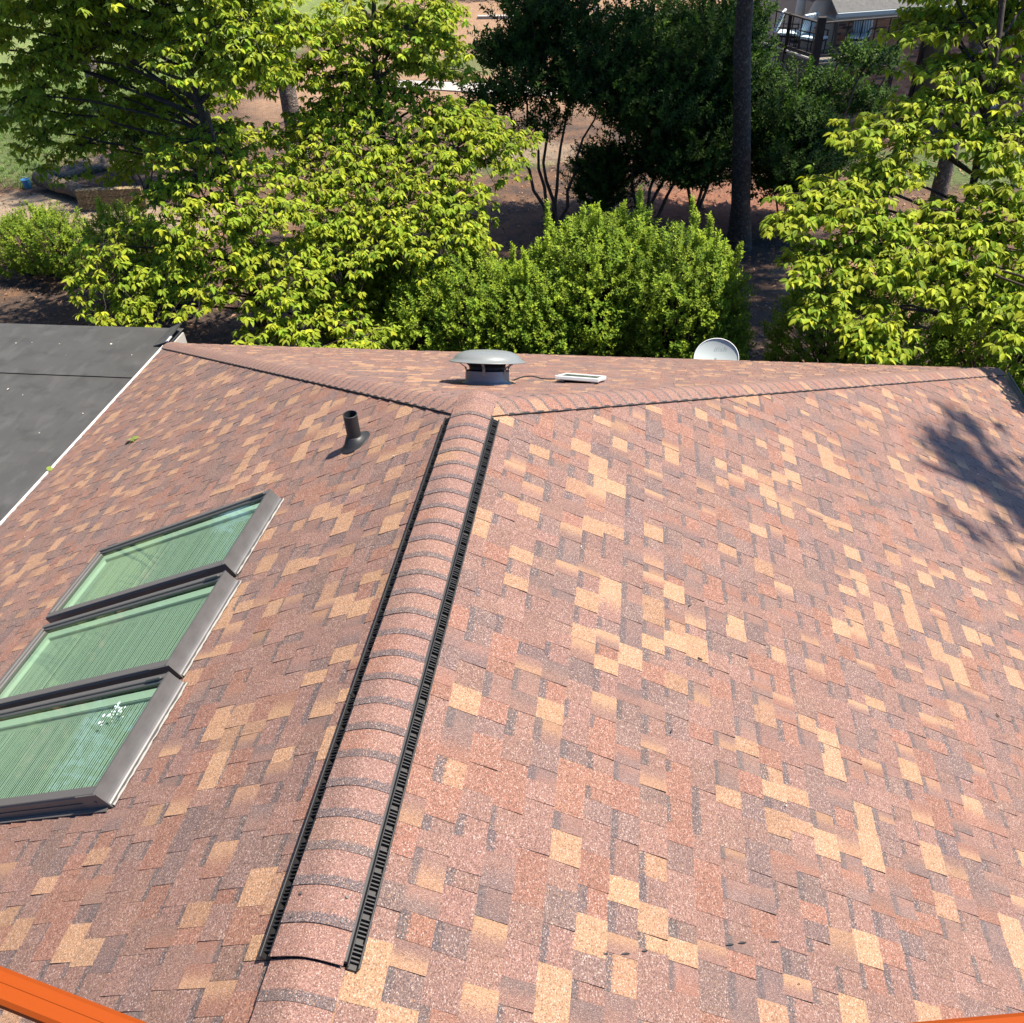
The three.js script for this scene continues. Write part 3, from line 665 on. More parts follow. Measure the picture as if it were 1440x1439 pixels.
// leaf litter and pine straw lying about
{
  const r = rngFrom(44), N = 15000;
  const g = new THREE.BufferGeometry();
  g.setAttribute('position', new THREE.Float32BufferAttribute([-0.5, 0, 0, 0, 0.12, -0.22, 0.5, 0, 0, 0, 0.1, 0.22, 0, 0.16, 0], 3));
  g.setIndex([0, 4, 1, 1, 4, 2, 2, 4, 3, 3, 4, 0]);
  g.computeVertexNormals();
  const im = new THREE.InstancedMesh(g, std(0xffffff, { roughness: 0.9, side: THREE.DoubleSide }), N), m = new THREE.Matrix4(), q = new THREE.Quaternion(), e = new THREE.Euler(), c = new THREE.Color();
  for (let i = 0; i < N; i++) {
    const x = -19 + r() * 32, z = -8 - r() * 17;
    const s = 0.05 + r() * 0.09;
    e.set((r() - 0.5) * 1.2, r() * 6.3, (r() - 0.5) * 1.2);
    m.compose(V(x, GY + 0.012 + r() * 0.02, z), q.setFromEuler(e), V(s, s, s * (0.4 + r() * 0.8)));
    im.setMatrixAt(i, m);
    const b = 0.35 + r() * 1.1;
    im.setColorAt(i, c.setRGB(0.24 * b, 0.14 * b, 0.08 * b));
  }
  im.name = 'leaf_litter';
  im.castShadow = im.receiveShadow = true;
  tag(im, 'dry brown leaves scattered over the mulch', 'leaf litter', null, 'stuff');
  scene.add(im);
  // grass tufts on the lawn at the left
  const bl = [];
  for (let k = 0; k < 7; k++) { const a = k * 0.9, l = 0.09 + 0.05 * ((k * 37) % 5) / 5, t = new THREE.BufferGeometry(); const dx = Math.cos(a), dz = Math.sin(a); t.setAttribute('position', new THREE.Float32BufferAttribute([dx * 0.02 - dz * 0.008, 0, dz * 0.02 + dx * 0.008, dx * 0.02 + dz * 0.008, 0, dz * 0.02 - dx * 0.008, dx * 0.09, l, dz * 0.09], 3)); t.computeVertexNormals(); bl.push(t); }
  const gg = mergeGeometries(bl), M = 9000, gr = new THREE.InstancedMesh(gg, std(0xffffff, { roughness: 0.8, side: THREE.DoubleSide }), M);
  let n = 0;
  while (n < M) {
    const x = -30 + r() * 13, z = -36 + r() * 16.4;
    if (x + (z + 20) * 0.12 + fbm(x * 0.35, z * 0.35, 1) > -17.6) continue;
    const s = 0.7 + r() * 0.8;
    e.set(0, r() * 6.3, 0);
    m.compose(V(x, GY, z), q.setFromEuler(e), V(s, s, s));
    gr.setMatrixAt(n, m);
    const b = 0.7 + r() * 0.6;
    gr.setColorAt(n++, c.setRGB(0.12 * b, 0.19 * b, 0.04 * b));
  }
  gr.name = 'grass';
  gr.castShadow = gr.receiveShadow = true;
  tag(gr, 'short green grass of the lawn by the log edging', 'grass', null, 'stuff');
  scene.add(gr);
}

// ---------- plants ----------
const leafBase = (len, wid, fold, curl, n = 4) => { // a leaf along +z, face up, folded on its midrib and curling down
  const p = [], idx = [], uv = [];
  for (let i = 0; i <= n; i++) {
    const t = i / n, w = wid * 0.5 * Math.pow(Math.sin(Math.PI * Math.min(1, 0.04 + t * 0.96) ** 0.8), 0.85) * (i === n ? 0 : 1), y = -curl * t * t * len, z = t * len;
    p.push(-w, y + fold * w, z, 0, y, z, w, y + fold * w, z);
    uv.push(0, t, 0.5, t, 1, t);
    if (i) { const a = (i - 1) * 3, b = i * 3; idx.push(a, b, a + 1, a + 1, b, b + 1); idx.push(a + 1, b + 1, a + 2, a + 2, b + 1, b + 2); }
  }
  const g = new THREE.BufferGeometry();
  g.setAttribute('position', new THREE.Float32BufferAttribute(p, 3));
  g.setAttribute('uv', new THREE.Float32BufferAttribute(uv, 2));
  g.setIndex(idx);
  g.computeVertexNormals();
  return g;
};
const leafMat = (o = {}) => new THREE.MeshPhysicalMaterial({ color: 0xffffff, roughness: 0.95, transmission: 0.45, thickness: 0, side: THREE.DoubleSide, clearcoat: 0.1, clearcoatRoughness: 0.4, specularIntensity: 0.35, ...o });
const dogLeaf = leafBase(1, 0.5, 0.35, 0.28), dogMat = leafMat();
const smallMat = leafMat({ transmission: 0.4, clearcoat: 0.03 });
const darkBark = std([0.13, 0.1, 0.08], { map: barkTex, bumpMap: barkTex, bumpScale: 0.012, roughness: 0.95 });
const greyBark = std([0.3, 0.25, 0.21], { map: barkTex, bumpMap: barkTex, bumpScale: 0.03, roughness: 0.95 });
const paleBark = std([0.26, 0.19, 0.14], { map: barkTex, bumpMap: barkTex, bumpScale: 0.006, roughness: 0.85 });
const Zax = V(0, 0, 1), Yax = V(0, 1, 0);
function leafMatrix(pos, dir, roll, len, out) { // leaf along dir, its face turned up as far as it goes
  const z = dir.clone().normalize(), x = V().crossVectors(Yax, z).normalize();
  if (x.lengthSq() < 0.1) x.set(1, 0, 0);
  const y = V().crossVectors(z, x);
  const c = Math.cos(roll), s = Math.sin(roll), xr = x.clone().multiplyScalar(c).addScaledVector(y, s), yr = y.clone().multiplyScalar(c).addScaledVector(x, -s);
  return out.makeBasis(xr, yr, z).scale(V(len, len, len)).setPosition(pos);
}
const wander = (a, b, n, sag, r, k = 0.12) => { const out = [], L = a.distanceTo(b); for (let i = 0; i <= n; i++) { const t = i / n, q = a.clone().lerp(b, t); const e = Math.sin(Math.PI * t) * L; q.y += sag * e; if (i && i < n) q.add(V((r() - 0.5) * k * L / n * 2, (r() - 0.5) * k * L / n, (r() - 0.5) * k * L / n * 2)); out.push(q); } return out; };
const taper = (r0, r1, n) => Array.from({ length: n + 1 }, (_, i) => r0 + (r1 - r0) * Math.pow(i / n, 0.8));

// tiered tree with large drooping leaves: sprays of twigs on level limbs
function dogwood(label, base, top, pads, o, seed) {
  const r = rngFrom(seed), t = thing('dogwood_tree', label, 'tree', base, 0, o.group), B = V(...base);
  const topL = V(...top).sub(B), n = 9, spine = [];
  for (let i = 0; i <= n; i++) spine.push(V((topL.x * i) / n + (i && i < n ? (r() - 0.5) * 0.16 : 0), (topL.y * i) / n, (topL.z * i) / n + (i && i < n ? (r() - 0.5) * 0.16 : 0)));
  spine[0].y -= 0.1;
  part('trunk', limb(spine, taper(o.r0, 0.03, n), 10, 0.2), darkBark, t);
  const leaves = [], twigs = [];
  const E = o.leaf;
  const fill = pads.flatMap((q) => (r() < (o.fill ?? 0.8) ? [q, [q[0] + (r() - 0.5) * q[3] * 1.5, q[1] - 0.15 - r() * 0.3, q[2] - 0.1 - r() * q[3] * 0.9, q[3] * (0.7 + r() * 0.3)]] : [q]));
  for (const [px, py, pz, rad] of fill) {
    const c = V(px, py, pz).sub(B), at = Math.max(0.12, Math.min(0.97, (c.y - 0.35 - 0.25 * Math.hypot(c.x, c.z)) / topL.y)), s0 = V().lerpVectors(spine[Math.floor(at * n)], spine[Math.min(n, Math.floor(at * n) + 1)], at * n - Math.floor(at * n));
    const heart = c.clone().add(V(0, -0.14, 0));
    const lp = wander(s0, heart, 6, 0.05, r);
    part('limb', limb(lp, taper(o.r0 * 0.26, 0.014, 6), 6, 0.15), darkBark, t);
    const outDir = V(c.x - s0.x, 0, c.z - s0.z).normalize(), nb = 7 + ((rad * 5) | 0);
    const tips = [], lean = outDir.clone().multiplyScalar(0.6).add(V(0, 0, 0.55));
    for (let k = 0; k < nb; k++) {
      const a = (k / nb) * Math.PI * 2 + r() * 0.6, rr = rad * (0.75 + r() * 0.35), ex = Math.cos(a) * rr, ez = Math.sin(a) * rr * 0.85, e = heart.clone().add(V(ex, 0.06 - rr * (0.08 + r() * 0.12) - (o.lean ?? 0.42) * (ex * lean.x + ez * lean.z), ez));
      const bp = wander(heart, e, 4, 0.08, r, 0.2);
      twigs.push(limb(bp, taper(0.012, 0.004, 4), 4));
      const cnt = Math.round(rad * 7.5 + 3);
      for (let j = 0; j < cnt; j++) tips.push([bp[Math.min(4, 1 + ((r() * 4) | 0))].clone().add(V((r() - 0.5) * rad * 0.55, (r() - 0.35) * 0.12, (r() - 0.5) * rad * 0.55)), a]);
      tips.push([e, a]);
    }
    const den = o.density ?? 1;
    for (const [q, a0] of tips) {
      const m = Math.round((5 + r() * 3.5) * den), a = Math.atan2(q.z - heart.z + outDir.z * 0.3, q.x - heart.x + outDir.x * 0.3), tone = 0.78 + r() * 0.4, yel = r();
      twigs.push(limb([q.clone().add(V(-Math.cos(a) * 0.12, -0.05, -Math.sin(a) * 0.12)), q], [0.004, 0.0025], 3));
      for (let k = 0; k < m; k++) {
        const ang = a + (k / m - 0.5) * 4.6 + (r() - 0.5) * 0.7, droop = -0.1 + r() * 0.95 + 0.15 * Math.abs(k / m - 0.5), d = V(Math.cos(ang) * Math.cos(droop), -Math.sin(droop), Math.sin(ang) * Math.cos(droop));
        const l = E * (0.72 + r() * 0.5), pos = q.clone().addScaledVector(d, 0.012).add(V((r() - 0.5) * 0.06, (r() - 0.5) * 0.03, (r() - 0.5) * 0.06));
        const mm = leafMatrix(pos, d, (r() - 0.5) * 1.1, l, new THREE.Matrix4());
        const f = tone * (0.82 + r() * 0.36), col = mixc(o.c0, o.c1, Math.min(1, yel * 0.75 + r() * 0.3));
        leaves.push([mm, [col[0] * f, col[1] * f, col[2] * f], pos]);
      }
    }
  }
  part('twigs', merge(twigs), darkBark, t, 'stuff');
  // the leaves that show largest are parts, the rest one crown
  for (const e of leaves) { const w = e[2].clone().add(B); e[3] = frustum.containsPoint(w) ? w.distanceTo(camera.position) + (e[1][1] < 0.1 ? 0.4 : 0) : 1e5; }
  leaves.sort((a, b) => a[3] - b[3]);
  const single = o.single ?? 0, mats = [];
  for (let i = 0; i < 6; i++) mats.push(leafMat({ color: new THREE.Color().setRGB(...mixc(o.c0, o.c1, i / 5).map((x) => x * (0.9 + (i % 3) * 0.1))) }));
  leaves.slice(0, single).forEach((e, i) => { const m = part('leaf', dogLeaf, mats[i % 6], t); e[0].decompose(m.position, m.quaternion, m.scale); });
  crown(t, dogLeaf, dogMat, leaves.slice(single));
  return t;
}
function crown(t, geo, mat, list, name = 'crown') {
  const im = new THREE.InstancedMesh(geo, mat, list.length), c = new THREE.Color();
  list.forEach((e, i) => { im.setMatrixAt(i, e[0]); im.setColorAt(i, c.setRGB(...e[1])); });
  im.name = name;
  im.castShadow = im.receiveShadow = true;
  im.userData.kind = 'stuff';
  t.add(im);
}
const PADS = {"A":[[-9.26,0.16,-10.5,0.91],[-8.31,0.27,-11.0,1.05],[-9.47,-0.39,-10.0,0.79],[-8.79,-0.62,-11.0,1.1],[-7.88,-0.87,-11.5,1.0],[-5.76,0.49,-9.5,0.93],[-5.22,0.14,-9.5,0.67],[-9.41,-1.48,-11.0,1.08],[-8.78,-1.96,-12.0,1.0],[-9.84,-1.15,-10.5,0.71],[-7.73,-1.5,-12.0,0.84],[-5.24,0.72,-9.5,0.81],[-8.66,-0.37,-12.0,1.07],[-8.55,1.31,-11.0,1.42],[-6.43,1.31,-10.5,1.35],[-7.31,1.94,-11.0,1.25],[-5.18,1.25,-10.0,0.87],[-8.97,1.24,-10.0,0.9],[-5.86,2.02,-10.5,0.92],[-9.1,0.75,-10.6,1.0],[-8.2,0.8,-10.8,1.0],[-7.1,0.65,-10.7,1.0],[-6.5,0.2,-10.6,0.9],[-10.2,0.6,-10.6,0.9],[-9.8,1.9,-10.6,1.2],[-5.640000000000001,1.9,-10.2,1.2],[-7.2,1.9,-12.239999999999998,1.2],[-6.6,1.9,-9.38,1.2],[-8.2,1.9,-9.8,1.2],[-9.2,2.7,-10.6,1.2],[-6.0,2.7,-10.2,1.2],[-7.2,2.7,-12.0,1.2],[-6.6,2.7,-9.5,1.2],[-8.2,2.7,-9.8,1.2],[-8.4,3.4,-10.6,1.2],[-6.48,3.4,-10.2,1.2],[-7.2,3.4,-11.68,1.2],[-6.6,3.4,-9.66,1.2],[-8.2,3.4,-9.8,1.2]],"C":[[-6.35,-0.95,-9.3,0.88],[-5.67,-1.14,-9.17,0.52],[-6.1,-1.46,-8.95,1.06],[-6.85,-1.64,-8.84,0.65],[-6.48,-2.03,-8.57,0.77],[-5.42,-1.6,-8.86,0.58],[-6.61,-2.54,-8.25,0.66],[-6.17,-2.85,-8.04,0.78],[-5.6,-2.12,-8.51,0.65],[-4.92,-1.88,-8.67,0.58],[-5.23,-2.4,-8.32,0.65],[-4.55,-2.69,-8.12,0.7],[-4.85,-3.01,-7.91,0.65],[-6.95,-3.06,-7.91,0.66],[-7.92,-2.88,-8.04,0.91],[-8.03,-2.39,-8.35,0.72],[-7.54,-3.27,-7.78,0.79],[-4.36,-3.34,-7.69,0.88],[-3.49,-3.56,-7.53,0.76],[-4.91,-3.63,-7.51,0.53]],"B":[[-4.79,0.15,-11.98,0.95],[-3.76,0.23,-12.09,1.01],[-3.01,0.32,-12.22,0.69],[-4.97,-0.35,-11.4,0.76],[-3.18,-0.24,-11.56,0.68],[-4.02,-0.59,-11.14,1.06],[-4.72,-0.98,-10.66,0.87],[-3.7,-0.94,-10.71,0.93],[-2.71,-0.82,-10.87,0.74],[-1.94,-1.0,-10.66,0.61],[-1.35,-1.27,-10.32,0.66],[-2.14,-1.35,-10.21,0.85],[-3.15,-1.25,-10.34,1.04],[-4.28,-1.29,-10.29,0.99],[-4.8,-1.59,-9.92,0.74],[-3.82,-1.72,-9.76,1.03],[-2.7,-1.67,-9.81,1.02],[-2.05,-1.96,-9.44,0.65],[-3.25,-2.08,-9.28,1.08],[-4.38,-2.05,-9.34,0.91],[-2.41,-2.29,-9.0,0.77],[-3.3,-2.45,-8.81,0.95],[-1.8,-2.35,-8.91,0.35],[-4.29,-2.46,-8.81,0.72],[-5.0,0.25,-11,0.7],[-4.0,0.05,-11.1,0.9],[-3.0,0.3,-11,0.75],[-2.45,0.1,-11,0.5],[-2.35,0.55,-11,0.45],[-3.9,0.75,-11.2,0.8],[-2.9,0.85,-11.2,0.6]],"D":[[5.93,0.24,-10.36,0.83],[5.33,0.33,-10.44,0.79],[6.23,-0.15,-9.97,0.72],[5.49,-0.14,-9.97,0.78],[5.94,-0.45,-9.66,0.78],[5.16,-0.56,-9.54,0.62],[6.33,-0.83,-9.26,0.67],[4.42,-0.79,-9.3,0.58],[4.97,-0.94,-9.14,0.68],[5.95,-0.94,-9.14,0.57],[6.29,-1.28,-8.79,0.56],[4.09,-1.43,-8.63,0.73],[3.6,-1.55,-8.51,0.58],[4.59,-1.32,-8.75,0.52],[3.22,-1.82,-8.24,0.37],[3.9,-1.74,-8.32,0.68],[4.45,-1.84,-8.2,0.46],[6.34,-1.65,-8.4,0.61],[5.76,-1.8,-8.24,0.76],[5.0,-2.01,-8.02,0.77],[4.51,-2.14,-7.88,0.57],[6.14,-2.04,-7.96,0.66],[5.48,-2.16,-7.84,0.66],[3.62,-2.18,-7.86,0.52],[4.02,-2.32,-7.7,0.67],[5.19,-2.33,-7.67,0.56],[5.81,-2.48,-7.49,0.71],[6.33,-2.5,-7.45,0.5],[3.69,-2.74,-7.25,0.36],[4.28,-2.78,-7.2,0.51],[4.53,-3.04,-6.9,0.41],[6.27,-2.88,-7.02,0.5],[7.07,-2.35,-7.61,0.75],[6.05,-1.85,-5.5,0.5],[6.3,-1.75,-5.0,0.4],[5.9,1.0,-10.4,0.7],[6.6,0.9,-10.3,0.7],[5.35,0.7,-10.7,0.5],[6.9,0.35,-10,0.7],[6.2,0.45,-10.6,0.6]]};
const bright = { leaf: 0.112, c0: [0.17, 0.3, 0.013], c1: [0.42, 0.45, 0.02], group: null };
dogwood('tall dogwood with dark shaded lower crown standing behind the log edging', [-6.9, GY, -11], [-6.9, 3.3, -10.8], PADS.A, { ...bright, r0: 0.13 }, 1);
dogwood('broad bright yellow-green dogwood between the tall dark dogwood and the myrtle', [-3.9, GY, -10.4], [-3.6, 1.3, -11.6], PADS.B, { ...bright, leaf: 0.105, r0: 0.11, single: 240, fill: 0.25 }, 2);
dogwood('low dogwood spreading over the corner of the flat black roof', [-5.9, GY, -9.2], [-5.9, -0.6, -9.1], PADS.C, { ...bright, r0: 0.09, single: 240, fill: 0.25 }, 3);
dogwood('bright dogwood overhanging the gutter corner of the roof', [6.3, GY, -8.6], [5.8, 1.3, -10], PADS.D, { ...bright, leaf: 0.12, r0: 0.1, single: 280, fill: 0.15, lean: 0.3 }, 4);

// sprigs: a short shoot with small leaves all along it
function sprig(len, n, leafLen, wid, seed, spread = 0.75) {
  const r = rngFrom(seed), lf = leafBase(leafLen, leafLen * wid, 0.3, 0.2, 2), list = [], m = new THREE.Matrix4();
  for (let i = 0; i < n; i++) {
    const t = (i + 0.5) / n, a = i * 2.4 + r() * 0.6, up = 0.35 + t * 0.8 + (r() - 0.5) * 0.4, d = V(Math.cos(a) * spread, up * spread, Math.sin(a) * spread).normalize();
    list.push(lf.clone().applyMatrix4(leafMatrix(V((r() - 0.5) * 0.02, t * len, (r() - 0.5) * 0.02), d, (r() - 0.5) * 0.8, 0.75 + r() * 0.5, m)));
  }
  return merge(list);
}
const boxSprigs = [sprig(0.2, 15, 0.05, 0.55, 1), sprig(0.2, 15, 0.05, 0.55, 2)];
const myrtleSprigs = [sprig(0.3, 15, 0.085, 0.5, 3, 0.9), sprig(0.3, 15, 0.085, 0.5, 4, 0.9)];
const dummy = new THREE.Matrix4();
function orient(pos, dir, yaw, s) {
  const q = new THREE.Quaternion().setFromUnitVectors(Yax, dir.clone().normalize()).multiply(new THREE.Quaternion().setFromAxisAngle(Yax, yaw));
  return new THREE.Matrix4().compose(pos, q, V(s, s, s));
}
function bush(label, base, lobes, o, seed) { // lobes: [x, y, z, rx, ry, rz] about the base
  const r = rngFrom(seed), t = thing('bush', label, 'bush', base, 0, o.group), lists = [[], []], stems = [];
  const inside = (q, skip, k) => lobes.some((l, i) => i !== skip && ((q.x - l[0]) / l[3]) ** 2 + ((q.y - l[1]) / l[4]) ** 2 + ((q.z - l[2]) / l[5]) ** 2 < k);
  lobes.forEach((l, li) => {
    const n = Math.round(o.n * l[3] * l[4] * 1.35);
    for (let i = 0; i < n; i++) {
      const v = V(r() * 2 - 1, r() * 2 - 1, r() * 2 - 1);
      if (v.lengthSq() > 1 || v.y < -0.75) { i--; continue; }
      v.normalize();
      const bump = 1 + 0.3 * fbm(v.x * 2.3 + l[0] * 3, v.y * 2.3 + l[1], v.z * 2.3 + seed), rr = bump * (0.62 + 0.38 * Math.pow(r(), 0.5));
      const q = V(l[0] + v.x * l[3] * rr, l[1] + v.y * l[4] * rr, l[2] + v.z * l[5] * rr);
      if (inside(q, li, 0.5) || q.y < 0.06) continue;
      const f = (0.75 + r() * 0.5) * (0.85 + 0.3 * fbm(q.x * 3, q.y * 3, q.z * 3)), c = mixc(o.c0, o.c1, r());
      lists[i & 1].push([orient(q, V(v.x * 0.8, 0.75 + v.y * 0.3, v.z * 0.8).add(V((r() - 0.5) * 0.7, 0, (r() - 0.5) * 0.7)), r() * 6.3, (0.7 + r() * 0.6) * (o.s ?? 1)), c.map((x) => x * f)]);
      if (r() < 0.12) stems.push(limb(wander(V(l[0] * 0.5 + (r() - 0.5) * 0.3, 0.02, l[2] * 0.5 + (r() - 0.5) * 0.3), q, 4, 0.03, r), taper(0.012, 0.004, 4), 4));
    }
    // upright shoots standing out of the top
    for (let k = 0; k < (o.shoots ?? 0); k++) {
      const a = r() * 6.3, d = Math.sqrt(r()) * 0.8, x = l[0] + Math.cos(a) * d * l[3], z = l[2] + Math.sin(a) * d * l[5], y0 = l[1] + l[4] * Math.sqrt(1 - d * d) * 0.9, h = (o.shootH ?? 0.35) * (0.5 + r() * 1.1), lean = V((r() - 0.5) * 0.35, 1, (r() - 0.5) * 0.35), m = Math.ceil(h / 0.045);
      stems.push(limb([V(x, y0 - 0.3, z), V(x, y0, z).addScaledVector(lean, h)], [0.008, 0.003], 4));
      for (let j = 0; j < m; j++) {
        const p = V(x, y0, z).addScaledVector(lean, (h * j) / m - 0.06), f = 0.9 + r() * 0.4;
        for (let w = 0; w < 3; w++) { const aa = r() * 6.3, k2 = 0.75 * (1.15 - j / m); lists[j & 1].push([orient(p, V(Math.cos(aa) * k2, 0.8, Math.sin(aa) * k2), r() * 6.3, 0.55 + r() * 0.35), mixc(o.c0, o.c1, 0.5 + r() * 0.5).map((x2) => x2 * f)]); }
      }
    }
  });
  part('stems', merge(stems), darkBark, t, 'stuff');
  crown(t, boxSprigs[0], smallMat, lists[0], 'foliage');
  crown(t, boxSprigs[1], smallMat, lists[1], 'foliage');
  return t;
}
const hedgeC = { c0: [0.14, 0.26, 0.014], c1: [0.33, 0.43, 0.026], n: 1500, shoots: 7, group: 'sunny clipped bushes along the far eave' };
bush('rounded sunny green bush under the dogwood branch tips', [-1.75, GY, -8.7], [[0, 1.35, 0, 1.0, 1.35, 0.95], [-0.75, 1.1, 0.1, 0.8, 1.2, 0.9]], { ...hedgeC, shootH: 0.2 }, 11);
bush('largest sunny green bush, with several tall upright shoots', [0.25, GY, -8.9], [[0, 1.6, 0, 1.15, 1.55, 1.0], [-0.7, 1.4, 0.3, 0.8, 1.3, 0.8], [0.5, 1.7, -0.2, 0.8, 1.5, 0.8]], { ...hedgeC, shoots: 9, shootH: 0.5 }, 12);
bush('lower sunny green bush wedged between two rounder ones', [-0.75, GY, -8.35], [[0, 1.3, 0, 0.9, 1.25, 0.75]], { ...hedgeC, shoots: 8, shootH: 0.3 }, 19);
bush('sunny green bush behind the satellite dish', [1.8, GY, -8.6], [[0, 1.5, 0, 1.05, 1.6, 0.85], [0.45, 1.15, 0.15, 0.6, 1.15, 0.7]], { ...hedgeC, shoots: 8, shootH: 0.5 }, 13);
const shadeC = { ...hedgeC, n: 1200, shoots: 3, group: 'darker bushes under the dogwoods' };
bush('dark green bush beneath the low dogwood branches', [-4.3, GY, -10.2], [[0, 1.3, 0, 1.15, 1.4, 0.9], [0.95, 1.2, 0.1, 0.9, 1.3, 0.8]], shadeC, 14);
bush('dark bush beneath the branches that overhang the gutter corner', [5.0, GY, -9.4], [[-0.6, 1.0, 0, 0.9, 1.05, 0.8], [0.5, 1.1, 0.2, 1.0, 1.1, 0.9]], shadeC, 15);
bush('dark bush beside the trunk of the overhanging dogwood', [7.2, GY, -8.8], [[0, 1.2, 0, 1.1, 1.2, 1.0], [1.0, 1.1, 0.4, 0.9, 1.2, 0.9]], shadeC, 16);
const looseC = { ...hedgeC, n: 900, shoots: 3, group: null };
bush('loose light green bush beside the dirt path', [-13.4, GY, -13.6], [[0, 0.75, 0, 0.75, 0.75, 0.7], [0.85, 0.85, 0.3, 0.7, 0.8, 0.6], [-0.9, 0.6, 0, 0.7, 0.7, 0.6]], looseC, 17);
bush('dark leafy bush between the dirt path and the flat black roof', [-10.4, GY, -12.6], [[0, 0.95, 0, 0.95, 1.0, 0.8], [0.9, 0.8, 0.4, 0.8, 0.9, 0.7]], { ...shadeC, group: null }, 18);

// multi-stemmed myrtles
function myrtle(label, base, stemTops, clumps, o, seed) {
  const r = rngFrom(seed), t = thing(o.name ?? 'myrtle_tree', label, 'tree', base, 0, o.group), lists = [[], []], tw = [];
  const ends = [];
  stemTops.forEach(([x, y, z, r0]) => { const pts = wander(V(x * 0.12, -0.05, z * 0.12), V(x, y, z), 7, 0.0, r, 0.25); part('stem', limb(pts, taper(r0 ?? 0.055, 0.02, 7), 8, 0.15), o.bark ?? paleBark, t); ends.push(pts); });
  for (const [x, y, z, rx, ry, rz] of clumps) {
    const c = V(x, y, z);
    let best = null, bd = 1e9;
    for (const pts of ends) for (const p of pts.slice(3)) { const d = p.distanceTo(c) + Math.max(0, p.y - c.y) * 2; if (d < bd) { bd = d; best = p; } }
    tw.push(limb(wander(best, c, 5, 0.04, r, 0.3), taper(0.022, 0.007, 5), 5));
    const n = Math.round((o.n ?? 260) * rx * ry * 2);
    for (let i = 0; i < n; i++) {
      const v = V(r() * 2 - 1, r() * 2 - 1, r() * 2 - 1);
      if (v.lengthSq() > 1) { i--; continue; }
      const k = 1 + 0.35 * fbm(v.x * 2 + x, v.y * 2 + y, v.z * 2 + z + seed), q = V(x + v.x * rx * k, y + v.y * ry * k, z + v.z * rz * k), f = 0.7 + r() * 0.6;
      lists[i & 1].push([orient(q, V(v.x + (r() - 0.5), 0.35 + r() * 0.5, v.z + (r() - 0.5)), r() * 6.3, 0.7 + r() * 0.6), mixc(o.c0, o.c1, r()).map((w) => w * f)]);
      if (r() < 0.1) tw.push(limb([c, c.clone().lerp(q, 0.5).add(V((r() - 0.5) * 0.1, 0.06, (r() - 0.5) * 0.1)), q], [0.008, 0.006, 0.003], 3));
    }
  }
  part('twigs', merge(tw), o.bark ?? paleBark, t, 'stuff');
  crown(t, myrtleSprigs[0], smallMat, lists[0]);
  crown(t, myrtleSprigs[1], smallMat, lists[1]);
  return t;
}
function clumpsIn(cx, cy, cz, rx, ry, rz, n, s, seed) {
  const r = rngFrom(seed), out = [];
  while (out.length < n) { const v = V(r() * 2 - 1, r() * 2 - 1, r() * 2 - 1); if (v.lengthSq() > 1) continue; const k = s * (0.7 + r() * 0.6); out.push([cx + v.x * rx, cy + v.y * ry, cz + v.z * rz, k * 1.2, k * 0.75, k]); }
  return out;
}
const myC = { c0: [0.016, 0.05, 0.005], c1: [0.065, 0.135, 0.011], group: 'myrtles around the pine trunk' };
myrtle('airy myrtle with several slender bare stems left free below its crown', [-1.15, GY, -17.5], [[-1.2, 3.2, 0.2], [-0.3, 3.6, -0.3], [0.5, 3.5, 0.3], [1.1, 3.0, 0], [-0.7, 3.4, 0.5]], clumpsIn(-0.1, 3.75, 0, 1.9, 1.45, 1.5, 26, 0.62, 21), { ...myC, n: 210 }, 22);
myrtle('dense dark myrtle close beside the pine trunk', [1.2, GY, -17.4], [[-0.6, 3.0, 0], [0.4, 3.2, 0.3], [0.9, 2.8, -0.3], [1.4, 2.6, 0.3]], clumpsIn(0.4, 3.1, 0, 1.7, 2.1, 1.4, 40, 0.62, 23), { ...myC, n: 240 }, 24);
myrtle('low dark myrtle shrub between two taller myrtles', [0.2, GY, -17.9], [[-0.4, 1.0, 0], [0.5, 1.1, 0.1], [0, 1.2, -0.2]], clumpsIn(0.1, 0.95, 0, 0.85, 0.6, 0.8, 9, 0.5, 25), { ...myC, n: 240 }, 26);
myrtle('straggly myrtle with thin pale stems in front of the neighbouring deck', [5.3, GY, -17.6], [[-0.8, 3.6, 0, 0.03], [0.2, 4.2, -0.2, 0.03], [0.7, 3.9, 0.3, 0.03], [1.3, 3.6, 0, 0.03], [-1.3, 2.9, 0.2, 0.03]], [...clumpsIn(-0.4, 2.1, 0, 1.5, 1.5, 1.2, 22, 0.55, 27), ...clumpsIn(0.7, 3.4, 0, 0.9, 0.9, 0.8, 7, 0.35, 28)], { ...myC, n: 190 }, 29);

myrtle('dark myrtle shrub at the foot of the pine trunk', [4.7, GY, -16.6], [[-0.5, 1.6, 0, 0.03], [0.3, 1.9, 0.1, 0.03], [0.8, 1.6, -0.2, 0.03]], clumpsIn(0.1, 1.9, 0, 1.1, 1.0, 0.9, 14, 0.5, 127), { ...myC, n: 220 }, 128);
myrtle('tall dark myrtle just behind the pine trunk', [2.6, GY, -18.6], [[-0.7, 3.8, 0, 0.05], [0.3, 4.2, 0.1, 0.05], [0.9, 3.8, -0.2, 0.05]], clumpsIn(0.1, 4.0, 0, 1.5, 1.5, 1.2, 24, 0.6, 129), { ...myC, n: 230 }, 130);
